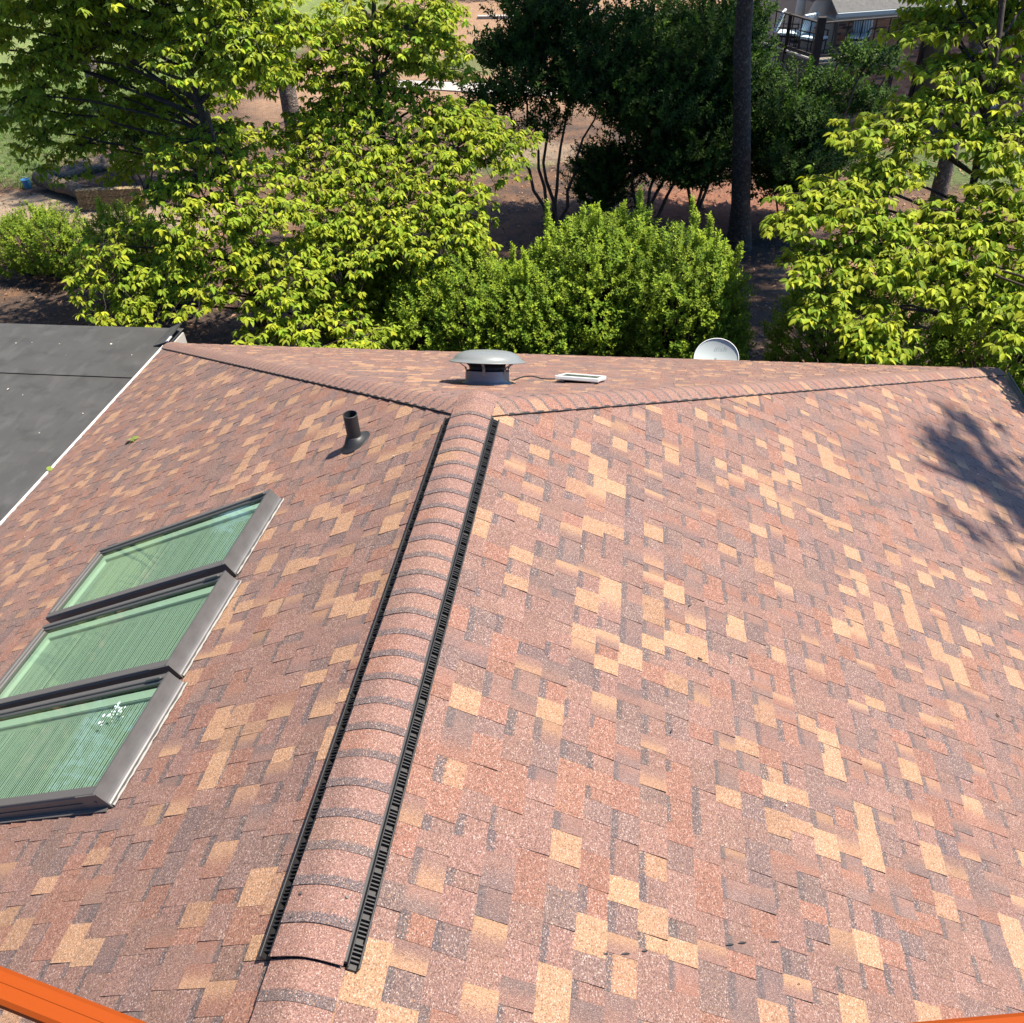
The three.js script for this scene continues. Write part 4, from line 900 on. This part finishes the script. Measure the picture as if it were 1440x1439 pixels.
// tall pines: bare trunk in view, needle crown high above
const needleTuft = (() => { const r = rngFrom(6), l = []; for (let i = 0; i < 34; i++) { const a = r() * 6.3, e = (r() - 0.35) * 2.2, d = V(Math.cos(a) * Math.cos(e), Math.sin(e), Math.sin(a) * Math.cos(e)); const x = V().crossVectors(d, Yax).normalize().multiplyScalar(0.007), p = d.clone().multiplyScalar(0.26); const g = new THREE.BufferGeometry(); g.setAttribute('position', new THREE.Float32BufferAttribute([-x.x, -x.y, -x.z, x.x, x.y, x.z, p.x, p.y, p.z], 3)); g.computeVertexNormals(); l.push(g); } return mergeGeometries(l); })();
function pine(label, base, top, r0, cr, o, seed) { // cr: [y0, y1, radius, tufts] above the base
  const r = rngFrom(seed), B = V(...base), t = thing('pine_tree', label, 'tree', base, 0, o.group), e = V(...top).sub(B), n = 16, pts = [];
  for (let i = 0; i <= n; i++) pts.push(V((e.x * i) / n + (i ? (r() - 0.5) * 0.08 : 0), (e.y * i) / n - (i ? 0 : 0.1), (e.z * i) / n + (i ? (r() - 0.5) * 0.08 : 0)));
  const rad = taper(r0, 0.05, n);
  rad[0] *= 1.35;
  part('trunk', limb(pts, rad, 18, 0.16), o.bark ?? greyBark, t);
  const tufts = [], br = [];
  for (let k = 0; k < o.limbs; k++) {
    const u = r(), y = cr[0] + (cr[1] - cr[0]) * u, a = k * 2.4 + r(), L = cr[2] * (1.05 - 0.55 * u) * (0.7 + r() * 0.45), s = V((e.x * y) / e.y, y, (e.z * y) / e.y), q = s.clone().add(V(Math.cos(a) * L, L * 0.18, Math.sin(a) * L));
    br.push(limb(wander(s, q, 5, 0.05, r), taper(0.06, 0.015, 5), 5));
    for (let j = 0; j < cr[3]; j++) { const f = 0.3 + 0.75 * r(), w = s.clone().lerp(q, f).add(V((r() - 0.5) * L * 0.55, (r() - 0.3) * 0.5, (r() - 0.5) * L * 0.55)); const b = 0.7 + r() * 0.6; tufts.push([orient(w, V(r() - 0.5, 1, r() - 0.5), r() * 6, 0.9 + r() * 0.8), [0.035 * b, 0.07 * b, 0.018 * b]]); }
  }
  part('limbs', merge(br), o.bark ?? greyBark, t, 'stuff');
  crown(t, needleTuft, smallMat, tufts);
  return t;
}
pine('tall dark pine trunk among the myrtles', [3.55, GY, -15.8], [1.55, 12, -15.8], 0.24, [7.0, 16.5, 4.4, 85], { limbs: 40, bark: darkBark }, 31);
pine('grey pine trunk behind the bright dogwood', [-9.75, GY, -22], [-9.1, 13, -22], 0.29, [9, 17.5, 3.2, 18], { limbs: 30 }, 32);
pine('pine trunk at the far side of the lawn, behind the tall dark dogwood', [-19.8, GY, -28], [-19.3, 12, -28], 0.3, [8, 16.5, 3.2, 18], { limbs: 30 }, 33);
pine('reddish pine trunk behind the overhanging dogwood', [7.3, GY, -14], [6.6, 12, -14], 0.19, [7.0, 16, 4.3, 90], { limbs: 38, bark: paleBark }, 34);
// tall tree standing out of the picture on the gutter side: its limb shades the roof there
pine('tall pine standing beside the gutter side of the house', [11.6, GY, -3.7], [10.6, 12, -3.5], 0.26, [8.5, 15, 2.6, 19], { limbs: 26 }, 35);
// tall trees past the end of the flat roof wing, out of the picture: the skylight panes mirror them
for (const [x, z, s, i] of [[-21, -3.5, 1, 0], [-22, -9.5, 1.1, 1], [-24, 2.5, 1, 2], [-23.5, -15.5, 1.1, 3]])
  myrtle(['leafy tree past the end of the flat black roof', 'leafy tree second along past the flat black roof', 'leafy tree beside the near end of the flat black roof', 'leafy tree between the flat black roof and the lawn'][i], [x, GY, z], [[-0.5, 4 * s, 0, 0.14], [0.6, 4.6 * s, 0.2, 0.12], [0, 5 * s, -0.4, 0.12]], clumpsIn(0, 6 * s, 0, 3.2 * s, 3.6 * s, 3.2 * s, 46, 1.15, 150 + i), { ...myC, group: null, n: 70, name: 'leafy_tree', bark: darkBark }, 160 + i);
// far trees closing the view
for (const [x, z, s, i] of [[-20, -60, 1.2, 0], [-13, -56, 1.0, 1], [-7, -54, 0.9, 2], [-1, -56, 1.1, 3], [5, -54, 1, 4], [12, -58, 1.2, 5], [19, -56, 1.1, 6], [-28, -62, 1.2, 7], [-36, -66, 1.2, 8]])
  myrtle('leafy tree at the far edge of the dry lawn', [x, GY, z], [[-0.5, 2 * s, 0, 0.12], [0.6, 2.2 * s, 0.2, 0.1]], clumpsIn(0, 3.2 * s, 0, 3.0 * s, 2.2 * s, 2 * s, 22, 1.1, 50 + i), { ...myC, group: 'far trees behind the dry lawn', n: 60, name: 'leafy_tree', bark: darkBark }, 60 + i);

// ---------- yard and neighbouring house ----------
// log and timber edging round a planting bed
{
  const wood = std([0.2, 0.16, 0.12], { map: barkTex, bumpMap: barkTex, bumpScale: 0.01, roughness: 0.95 });
  const tim = std([0.42, 0.32, 0.17], { map: barkTex, bumpMap: barkTex, bumpScale: 0.006, roughness: 0.9 });
  const r = rngFrom(70);
  const logLine = (a, b, rad, label) => { const t = thing('log', label, 'log', [a.x, GY, a.z]); const A = V(0, a.y - GY, 0), Bq = b.clone().sub(V(a.x, GY, a.z)); part('log_body', limb(wander(A, Bq, 6, 0.0, r, 0.12), taper(rad, rad * 0.85, 6), 12, 0.25), wood, t); for (const [q, d] of [[A, -1], [Bq, 1]]) { const e = Bq.clone().sub(A).normalize().multiplyScalar(d), g = new THREE.CircleGeometry(rad * (d < 0 ? 1 : 0.85), 12).applyQuaternion(new THREE.Quaternion().setFromUnitVectors(Zax, e)); part('cut_end', g.translate(q.x + e.x * 0.002, q.y, q.z + e.z * 0.002), tim, t); } return t; };
  logLine(V(-17.35, GY + 0.32, -19.7), V(-15.15, GY + 0.3, -18.5), 0.24, 'round weathered log meeting the stacked timbers');
  logLine(V(-17.2, GY + 0.3, -19.95), V(-15.6, GY + 0.3, -22.2), 0.2, 'round log running back along the lawn');
  logLine(V(-16.9, GY + 0.26, -19.95), V(-15.3, GY + 0.26, -21.3), 0.16, 'thinner pale log lying inside the bed');
  for (let k = 0; k < 3; k++) { const t = thing('landscape_timber', ['square landscape timber at the bottom of the stack', 'square landscape timber in the middle of the stack', 'square landscape timber on top of the stack'][k], 'timber', [-14.05, GY + 0.1 + k * 0.203, -18.05], 0, 'stacked timbers of the planting bed'); part('timber', bar(0.22, 0.2, 2.0 - k * 0.06, 0.014).rotateY(Math.PI / 2 + 0.13 + (k - 1) * 0.012), tim, t); part('spike', new THREE.CylinderGeometry(0.012, 0.012, 0.006, 8).translate(0.6, 0.102, -0.08), darkBark, t); }
  const soil = part('soil', slab([V(-17, GY + 0.2, -19.7), V(-15.1, GY + 0.2, -18.5), V(-13.2, GY + 0.2, -18.05), V(-12.6, GY + 0.2, -20.4), V(-15.4, GY + 0.2, -21.6)], 0.25), std(T.mulch, { bumpMap: litterTex, bumpScale: 0.02, roughness: 1 }), scene);
  tag(soil, 'dark soil inside the log and timber edging', 'soil', null, 'structure');
  const bk = thing('bucket', 'small blue plastic bucket at the end of the log', 'bucket', [-17.85, GY, -19.7]);
  const blue = std([0.06, 0.22, 0.4], { roughness: 0.4, side: THREE.DoubleSide });
  part('bucket_body', new THREE.LatheGeometry([[0, 0.01], [0.1, 0.01], [0.13, 0.3], [0.138, 0.3], [0.138, 0.285]].map((q) => new THREE.Vector2(...q)), 20).translate(0, 0, 0), blue, bk);
  part('bucket_handle', new THREE.TorusGeometry(0.13, 0.005, 6, 20, Math.PI).rotateX(0.5).translate(0, 0.29, 0), std([0.5, 0.5, 0.5], { metalness: 0.7 }), bk);
  myrtle('dark shrub with bare lower stems growing in the timber bed', [-13.7, GY + 0.2, -19.2], [[-0.5, 1.3, 0, 0.03], [0.1, 1.5, 0.2, 0.03], [0.5, 1.3, -0.1, 0.03], [0.9, 1.2, 0.1, 0.03]], clumpsIn(0.2, 1.9, 0, 1.2, 0.6, 0.8, 12, 0.5, 71), { ...myC, group: null, n: 200, name: 'shrub' }, 72);
}
// small bare tree in front of the dry lawn
{
  const t = thing('bare_tree', 'small leafless tree with thin grey branches before the dry lawn', 'tree', [2.25, GY, -24]), r = rngFrom(81), g = [];
  part('trunk', limb(wander(V(0, -0.1, 0), V(0.05, 1.7, 0), 5, 0, r), taper(0.06, 0.035, 5), 7), darkBark, t);
  const grow = (p, d, L, rad, lv) => { const q = p.clone().addScaledVector(d, L); g.push(limb(wander(p, q, 3, 0, r, 0.25), taper(rad, rad * 0.55, 3), 4)); if (lv) for (let k = 0; k < 3; k++) grow(p.clone().lerp(q, 0.55 + 0.45 * r()), d.clone().add(V((r() - 0.5) * 1.3, r() * 0.5 - 0.05, (r() - 0.5) * 1.3)).normalize(), L * 0.68, rad * 0.55, lv - 1); };
  for (let k = 0; k < 5; k++) { const a = k * 1.26 + r(); grow(V(0.05, 1.3 + r() * 0.4, 0), V(Math.cos(a) * 0.7, 0.9, Math.sin(a) * 0.7).normalize(), 0.9, 0.024, 3); }
  part('branches', merge(g), darkBark, t, 'stuff');
}
// grey utility pole far off
{ const t = thing('utility_pole', 'thin grey pole standing at the kerb beyond the dry lawn', 'pole', [-1.5, GY, -44]); part('shaft', limb([V(0, -0.1, 0), V(0, 3.5, 0), V(0, 7, 0)], [0.13, 0.12, 0.1], 12), std([0.42, 0.4, 0.37]), t); part('cap', new THREE.SphereGeometry(0.11, 10, 6).translate(0, 7, 0), std([0.3, 0.3, 0.3]), t); }

// neighbouring brick house with a deck
{
  const turn = 0.26, hb = thing('brick_house', 'neighbouring brick house with grey eave behind the overhanging dogwood', 'house', [8.3, GY, -25.4], turn);
  const mortar = std([0.36, 0.31, 0.27], { roughness: 0.95 }), brick = std(0xffffff, { vertexColors: true, roughness: 0.9, bumpMap: metalTex, bumpScale: 0.002 });
  const r = rngFrom(90), H = 3.5;
  // wall segments: [x0, x1, z]
  const segs = [[-1.6, 1.15, 0], [2.0, 9, 0.3]];
  for (const [x0, x1, z] of segs) {
    const wall = part('wall', box(x1 - x0, H, 0.22, (x0 + x1) / 2, H / 2 - 0.05, z - 0.115), mortar, hb);
    const pos = [], nor = [], col = [], uv = [], unit = box(1, 1, 1).toNonIndexed(), up = unit.attributes.position, un = unit.attributes.normal;
    const rows = Math.floor(H / 0.078);
    for (let j = 0; j < rows; j++) {
      let x = x0 - (j % 2 ? 0.11 : 0);
      while (x < x1) {
        const a = Math.max(x0, x), b = Math.min(x1, x + 0.205);
        if (b - a > 0.03) {
          const q = r(), tone = q < 0.1 ? [0.12, 0.07, 0.055] : q < 0.5 ? [0.36, 0.17, 0.1] : q < 0.8 ? [0.42, 0.22, 0.13] : [0.3, 0.13, 0.085], f = 0.85 + r() * 0.3, zz = z + r() * 0.004;
          for (let i = 0; i < up.count; i++) { pos.push((a + b) / 2 + up.getX(i) * (b - a), 0.04 + j * 0.078 + up.getY(i) * 0.065, zz - 0.03 + 0.004 + up.getZ(i) * 0.07); nor.push(un.getX(i), un.getY(i), un.getZ(i)); col.push(tone[0] * f, tone[1] * f, tone[2] * f); uv.push(up.getX(i) + j, up.getY(i)); }
        }
        x += 0.217;
      }
    }
    const g = new THREE.BufferGeometry();
    g.setAttribute('position', new THREE.Float32BufferAttribute(pos, 3)); g.setAttribute('normal', new THREE.Float32BufferAttribute(nor, 3)); g.setAttribute('uv', new THREE.Float32BufferAttribute(uv, 2)); g.setAttribute('color', new THREE.Float32BufferAttribute(col, 3));
    part('bricks', g, brick, wall, 'stuff');
  }
  part('wall', box(0.2, H, 1.2, 1.06, H / 2 - 0.05, -0.83), mortar, hb);
  part('wall', box(0.85, H, 0.2, 1.57, H / 2 - 0.05, -1.3), std([0.1, 0.06, 0.045]), hb);
  part('wall', box(0.2, H, 1.2, 2.1, H / 2 - 0.05, -0.53), mortar, hb);
  part('wall', box(10.6, H, 0.2, 3.7, H / 2 - 0.05, -7), mortar, hb);
  part('wall', box(0.2, H, 7, -1.5, H / 2 - 0.05, -3.6), mortar, hb);
  part('wall', box(0.2, H, 7.2, 8.9, H / 2 - 0.05, -3.4), mortar, hb);
  const gut = std([0.3, 0.34, 0.34], { roughness: 0.5 });
  part('fascia', box(11.6, 0.16, 0.03, 3.7, H + 0.02, 0.72), gut, hb);
  part('gutter', box(11.6, 0.1, 0.11, 3.7, H + 0.06, 0.79), gut, hb);
  part('soffit', box(11.6, 0.02, 0.75, 3.7, H - 0.07, 0.34), gut, hb);
  const roofM = std([0.17, 0.17, 0.165], { map: membraneTex, roughness: 0.9 });
  const rf = part('roof', slab([V(-2.1, H + 0.12, 0.74), V(9.5, H + 0.12, 0.74), V(9.5, H + 2.2, -3.4), V(-2.1, H + 2.2, -3.4)], 0.06), roofM, hb);
  part('roof_back', slab([V(-2.1, H + 2.2, -3.405), V(9.5, H + 2.2, -3.405), V(9.5, H + 0.12, -7.5), V(-2.1, H + 0.12, -7.5)], 0.06), roofM, rf);
  const vent = part('crawl_vent', box(0.42, 0.22, 0.03, 3.9, 0.62, 0.312), std([0.06, 0.06, 0.06]), hb);
  for (let k = 0; k < 4; k++) part('vent_louvre', box(0.4, 0.02, 0.03, 3.9, 0.55 + k * 0.05, 0.335, 0.5), gut, vent);

  // deck
  const dk = thing('deck', 'raised dark wooden deck with railing and lattice skirt beside the brick house', 'deck', [0, 0, 0]);
  const woodM = std([0.05, 0.042, 0.036], { map: barkTex, roughness: 0.85 }), boardM = std([0.3, 0.28, 0.25], { map: barkTex, roughness: 0.9 });
  const FY = -3.02, A = V(4.55, FY, -26.4), Bc = V(5.95, FY, -23.5), Dd = V(8.4, FY, -24.3), Ee = V(6.9, FY, -27.6);
  const along = A.clone().sub(Bc), across = Ee.clone().sub(A), nb = 18;
  for (let k = 0; k < nb; k++) { const p0 = Bc.clone().lerp(Dd, (k + 0.5) / nb), p1 = A.clone().lerp(Ee, (k + 0.5) / nb); part('deck_board', barBetween(p0, p1, Bc.distanceTo(Dd) / nb - 0.012, 0.035, 0.003), boardM, dk); }
  part('rim_joist', barBetween(A.clone().add(V(-0.02, -0.14, 0)), Bc.clone().add(V(-0.02, -0.14, 0)), 0.05, 0.22, 0.004), std([0.1, 0.11, 0.1], { map: barkTex }), dk);
  part('rim_joist', barBetween(Bc.clone().add(V(0, -0.14, 0.03)), Dd.clone().add(V(0, -0.14, 0.03)), 0.05, 0.22, 0.004), std([0.1, 0.11, 0.1], { map: barkTex }), dk);
  part('toe_strip', barBetween(A.clone().add(V(0, 0.045, 0)), Bc.clone().add(V(0, 0.045, 0)), 0.04, 0.05, 0.004), std([0.6, 0.58, 0.53]), dk);
  for (const [p, q] of [[A, Bc], [Bc, Dd]]) {
    part('top_rail', barBetween(p.clone().add(V(0, 1.0, 0)), q.clone().add(V(0, 1.0, 0)), 0.13, 0.04, 0.004), woodM, dk);
    part('lower_rail', barBetween(p.clone().add(V(0, 0.16, 0)), q.clone().add(V(0, 0.16, 0)), 0.05, 0.05, 0.004), woodM, dk);
    const L = p.distanceTo(q), n = Math.floor(L / 0.42);
    for (let k = 1; k < n; k++) { const s = p.clone().lerp(q, k / n); part('baluster', box(0.03, 0.83, 0.03, s.x, s.y + 0.58, s.z), woodM, dk); }
  }
  for (const [p, w, h] of [[A, 0.1, 1.05], [Bc, 0.22, 1.15], [Dd, 0.1, 1.05], [A.clone().lerp(Bc, 0.52), 0.1, 1.02], [Ee, 0.1, 1.05]]) part('post', box(w, h + FY - GY, w, p.x, (GY + FY + h) / 2, p.z), woodM, dk);
  // lattice skirt: crossed laths
  const lat = [], dir = along.clone().normalize(), LL = A.distanceTo(Bc);
  const HH = 1.7, lathM = std([0.16, 0.17, 0.17]);
  const clipLath = (s0, sg) => { const x0 = Math.max(0, sg > 0 ? s0 : s0 - HH), x1 = Math.min(LL, sg > 0 ? s0 + HH : s0); if (x1 - x0 < 0.1) return; const y = (x) => (sg > 0 ? x - s0 : s0 - x); const P = (x) => Bc.clone().addScaledVector(dir, x).add(V(-0.03 - sg * 0.008, -0.25 - HH + y(x), 0)); lat.push(barBetween(P(x0), P(x1), 0.012, 0.035, 0.001)); };
  for (let s = -HH; s < LL + HH; s += 0.14) { clipLath(s, 1); clipLath(s, -1); }
  part('lattice_skirt', merge(lat), lathM, dk, 'stuff');
  // stair with pale hand rail going down on the far side
  const st = thing('stair', 'wooden steps with pale hand rails leading down from the deck', 'stairs', [0, 0, 0]);
  const rl = std([0.42, 0.42, 0.4], { roughness: 0.6 });
  for (const dz of [0, -1.0]) { part('hand_rail', barBetween(V(4.45, FY + 0.95, -26.5 + dz), V(1.9, FY - 0.75, -26.3 + dz), 0.07, 0.07, 0.01), rl, st); part('stringer', barBetween(V(4.45, FY - 0.12, -26.5 + dz), V(1.5, GY + 0.1, -26.25 + dz), 0.05, 0.24, 0.006), boardM, st); part('post', box(0.09, GY < 0 ? 1.6 : 0, 0.09, 2.0, GY + 0.8, -26.3 + dz), rl, st); }
  for (let k = 0; k < 11; k++) part('tread', box(0.27, 0.04, 0.94, 4.3 - k * 0.255, FY - 0.12 - k * 0.205, -26.98), boardM, st);
  // striped chairs
  const stripe = (() => { const c = document.createElement('canvas'); c.width = 128; c.height = 32; const x = c.getContext('2d'); x.fillStyle = '#e9eeee'; x.fillRect(0, 0, 128, 32); x.fillStyle = '#6fa0b4'; for (let k = 0; k < 8; k++) x.fillRect(k * 16, 0, 7, 32); const t = new THREE.CanvasTexture(c); t.colorSpace = THREE.SRGBColorSpace; return t; })();
  const cush = std(0xffffff, { map: stripe, roughness: 0.9 }), iron = std([0.03, 0.03, 0.03], { roughness: 0.5, metalness: 0.4 });
  const puff = (w, h, d) => { const g = new THREE.BoxGeometry(w, h, d, 6, 2, 6), p = g.attributes.position; for (let i = 0; i < p.count; i++) { const a = (2 * p.getX(i)) / w, b = (2 * p.getZ(i)) / d; p.setY(i, p.getY(i) * (0.55 + 0.45 * (1 - a ** 4) * (1 - b ** 4))); } g.computeVertexNormals(); return g; };
  function chair(label, x, z, a) {
    const t = thing('patio_chair', label, 'chair', [x, FY + 0.018, z], a, 'striped patio chairs on the deck');
    part('seat_cushion', puff(0.56, 0.11, 0.56).translate(0, 0.42, 0), cush, t);
    part('back_cushion', puff(0.56, 0.11, 0.6).rotateX(-1.25).translate(0, 0.72, -0.3), cush, t);
    part('seat_frame', box(0.58, 0.03, 0.58, 0, 0.35, 0), iron, t);
    for (const [sx, sz] of [[-1, -1], [1, -1], [-1, 1], [1, 1]]) part('leg', box(0.03, 0.35, 0.03, sx * 0.26, 0.175, sz * 0.26), iron, t);
    for (const sx of [-1, 1]) part('armrest', merge([box(0.04, 0.03, 0.55, sx * 0.3, 0.6, 0), box(0.03, 0.24, 0.03, sx * 0.3, 0.47, 0.24)]), iron, t);
  }
  chair('blue and white striped patio chair next to the deck railing', 5.35, -25.35, 1.3);
  chair('blue and white striped patio chair behind the thick corner post', 6.0, -24.6, 0.7);
  chair('blue and white striped patio chair by the covered grill', 7.3, -24.7, -0.4);
  // covered patio set and grill under tan fabric
  const tan = std([0.5, 0.42, 0.34], { roughness: 0.9, side: THREE.DoubleSide });
  function cover(label, name, x, z, rx, rz, h, seed) {
    const t = thing(name, label, 'cover', [x, FY + 0.018, z]), N = 28, M = 8, p = [], uv = [], idx = [], rr = rngFrom(seed);
    const ph = Array.from({ length: N }, () => rr());
    for (let i = 0; i <= M; i++) for (let k = 0; k <= N; k++) { const a = (k / N) * Math.PI * 2, v = i / M, fold = 1 + 0.09 * v * Math.sin(a * 7 + ph[k % N] * 1.5), w = 0.25 + 0.75 * Math.pow(v, 0.45); p.push(Math.cos(a) * rx * w * fold, h * (1 - v * v * (0.7 + 0.3 * v)) , Math.sin(a) * rz * w * fold); uv.push(k / N, v); if (i && k) { const b = i * (N + 1) + k, c = b - N - 1; idx.push(c - 1, c, b - 1, b - 1, c, b); } }
    const top = p.length / 3; p.push(0, h * 1.02, 0); uv.push(0.5, 0); for (let k = 1; k <= N; k++) idx.push(top, k, k - 1);
    const g = new THREE.BufferGeometry(); g.setAttribute('position', new THREE.Float32BufferAttribute(p, 3)); g.setAttribute('uv', new THREE.Float32BufferAttribute(uv, 2)); g.setIndex(idx); g.computeVertexNormals();
    part('fabric_cover', g, tan, t);
    part('drawstring', new THREE.TorusGeometry(1, 0.012, 6, 40).rotateX(Math.PI / 2).scale(rx * 1.0, 1, rz * 1.0).translate(0, 0.09, 0), std([0.3, 0.25, 0.2]), t);
  }
  cover('tan fabric cover draped over a large patio table on the deck', 'table_cover', 6.55, -25.7, 0.75, 0.6, 1.25, 5);
  cover('tan fabric cover draped over a grill against the brick wall', 'grill_cover', 7.35, -25.5, 0.42, 0.42, 1.05, 6);
  const um = thing('patio_umbrella', 'closed pale patio umbrella standing upright on the deck', 'umbrella', [5.75, FY + 0.018, -26.3]);
  part('pole', limb([V(0, 0, 0), V(0, 2.4, 0)], [0.025, 0.025], 8), std([0.6, 0.6, 0.58]), um);
  part('folded_canopy', new THREE.LatheGeometry([[0.02, 2.4], [0.09, 2.1], [0.13, 1.2], [0.15, 0.75], [0.03, 0.7]].map((q) => new THREE.Vector2(...q)), 14), std([0.62, 0.6, 0.55]), um);
  part('base', new THREE.CylinderGeometry(0.24, 0.26, 0.07, 20).translate(0, 0.035, 0), iron, um);
}

// fallen leaf sprigs on the roof and the eave trim
{
  const gm = leafMat({ color: new THREE.Color().setRGB(0.22, 0.3, 0.05) });
  const drop = (label, p, n, tilt, seed) => { const t = thing('fallen_leaf_sprig', label, 'leaf', p.toArray()), r = rngFrom(seed); for (let k = 0; k < n; k++) { const a = r() * 6.3; const m = part('leaf', dogLeaf, gm, t); leafMatrix(V((r() - 0.5) * 0.06, 0.012, (r() - 0.5) * 0.06), V(Math.cos(a), tilt * Math.cos(a) + 0.1, Math.sin(a)), 0.2, 0.07 + r() * 0.05, dummy); dummy.decompose(m.position, m.quaternion, m.scale); } };
  drop('small sprig of green leaves lying on the shingles', onLeft(4.705, -2.27, 0.012), 4, SL, 1);
  drop('green leaf caught on the white eave trim', V(-5.7, -2.85, -2.59), 2, 0, 2);
}

renderer.render(scene, camera);
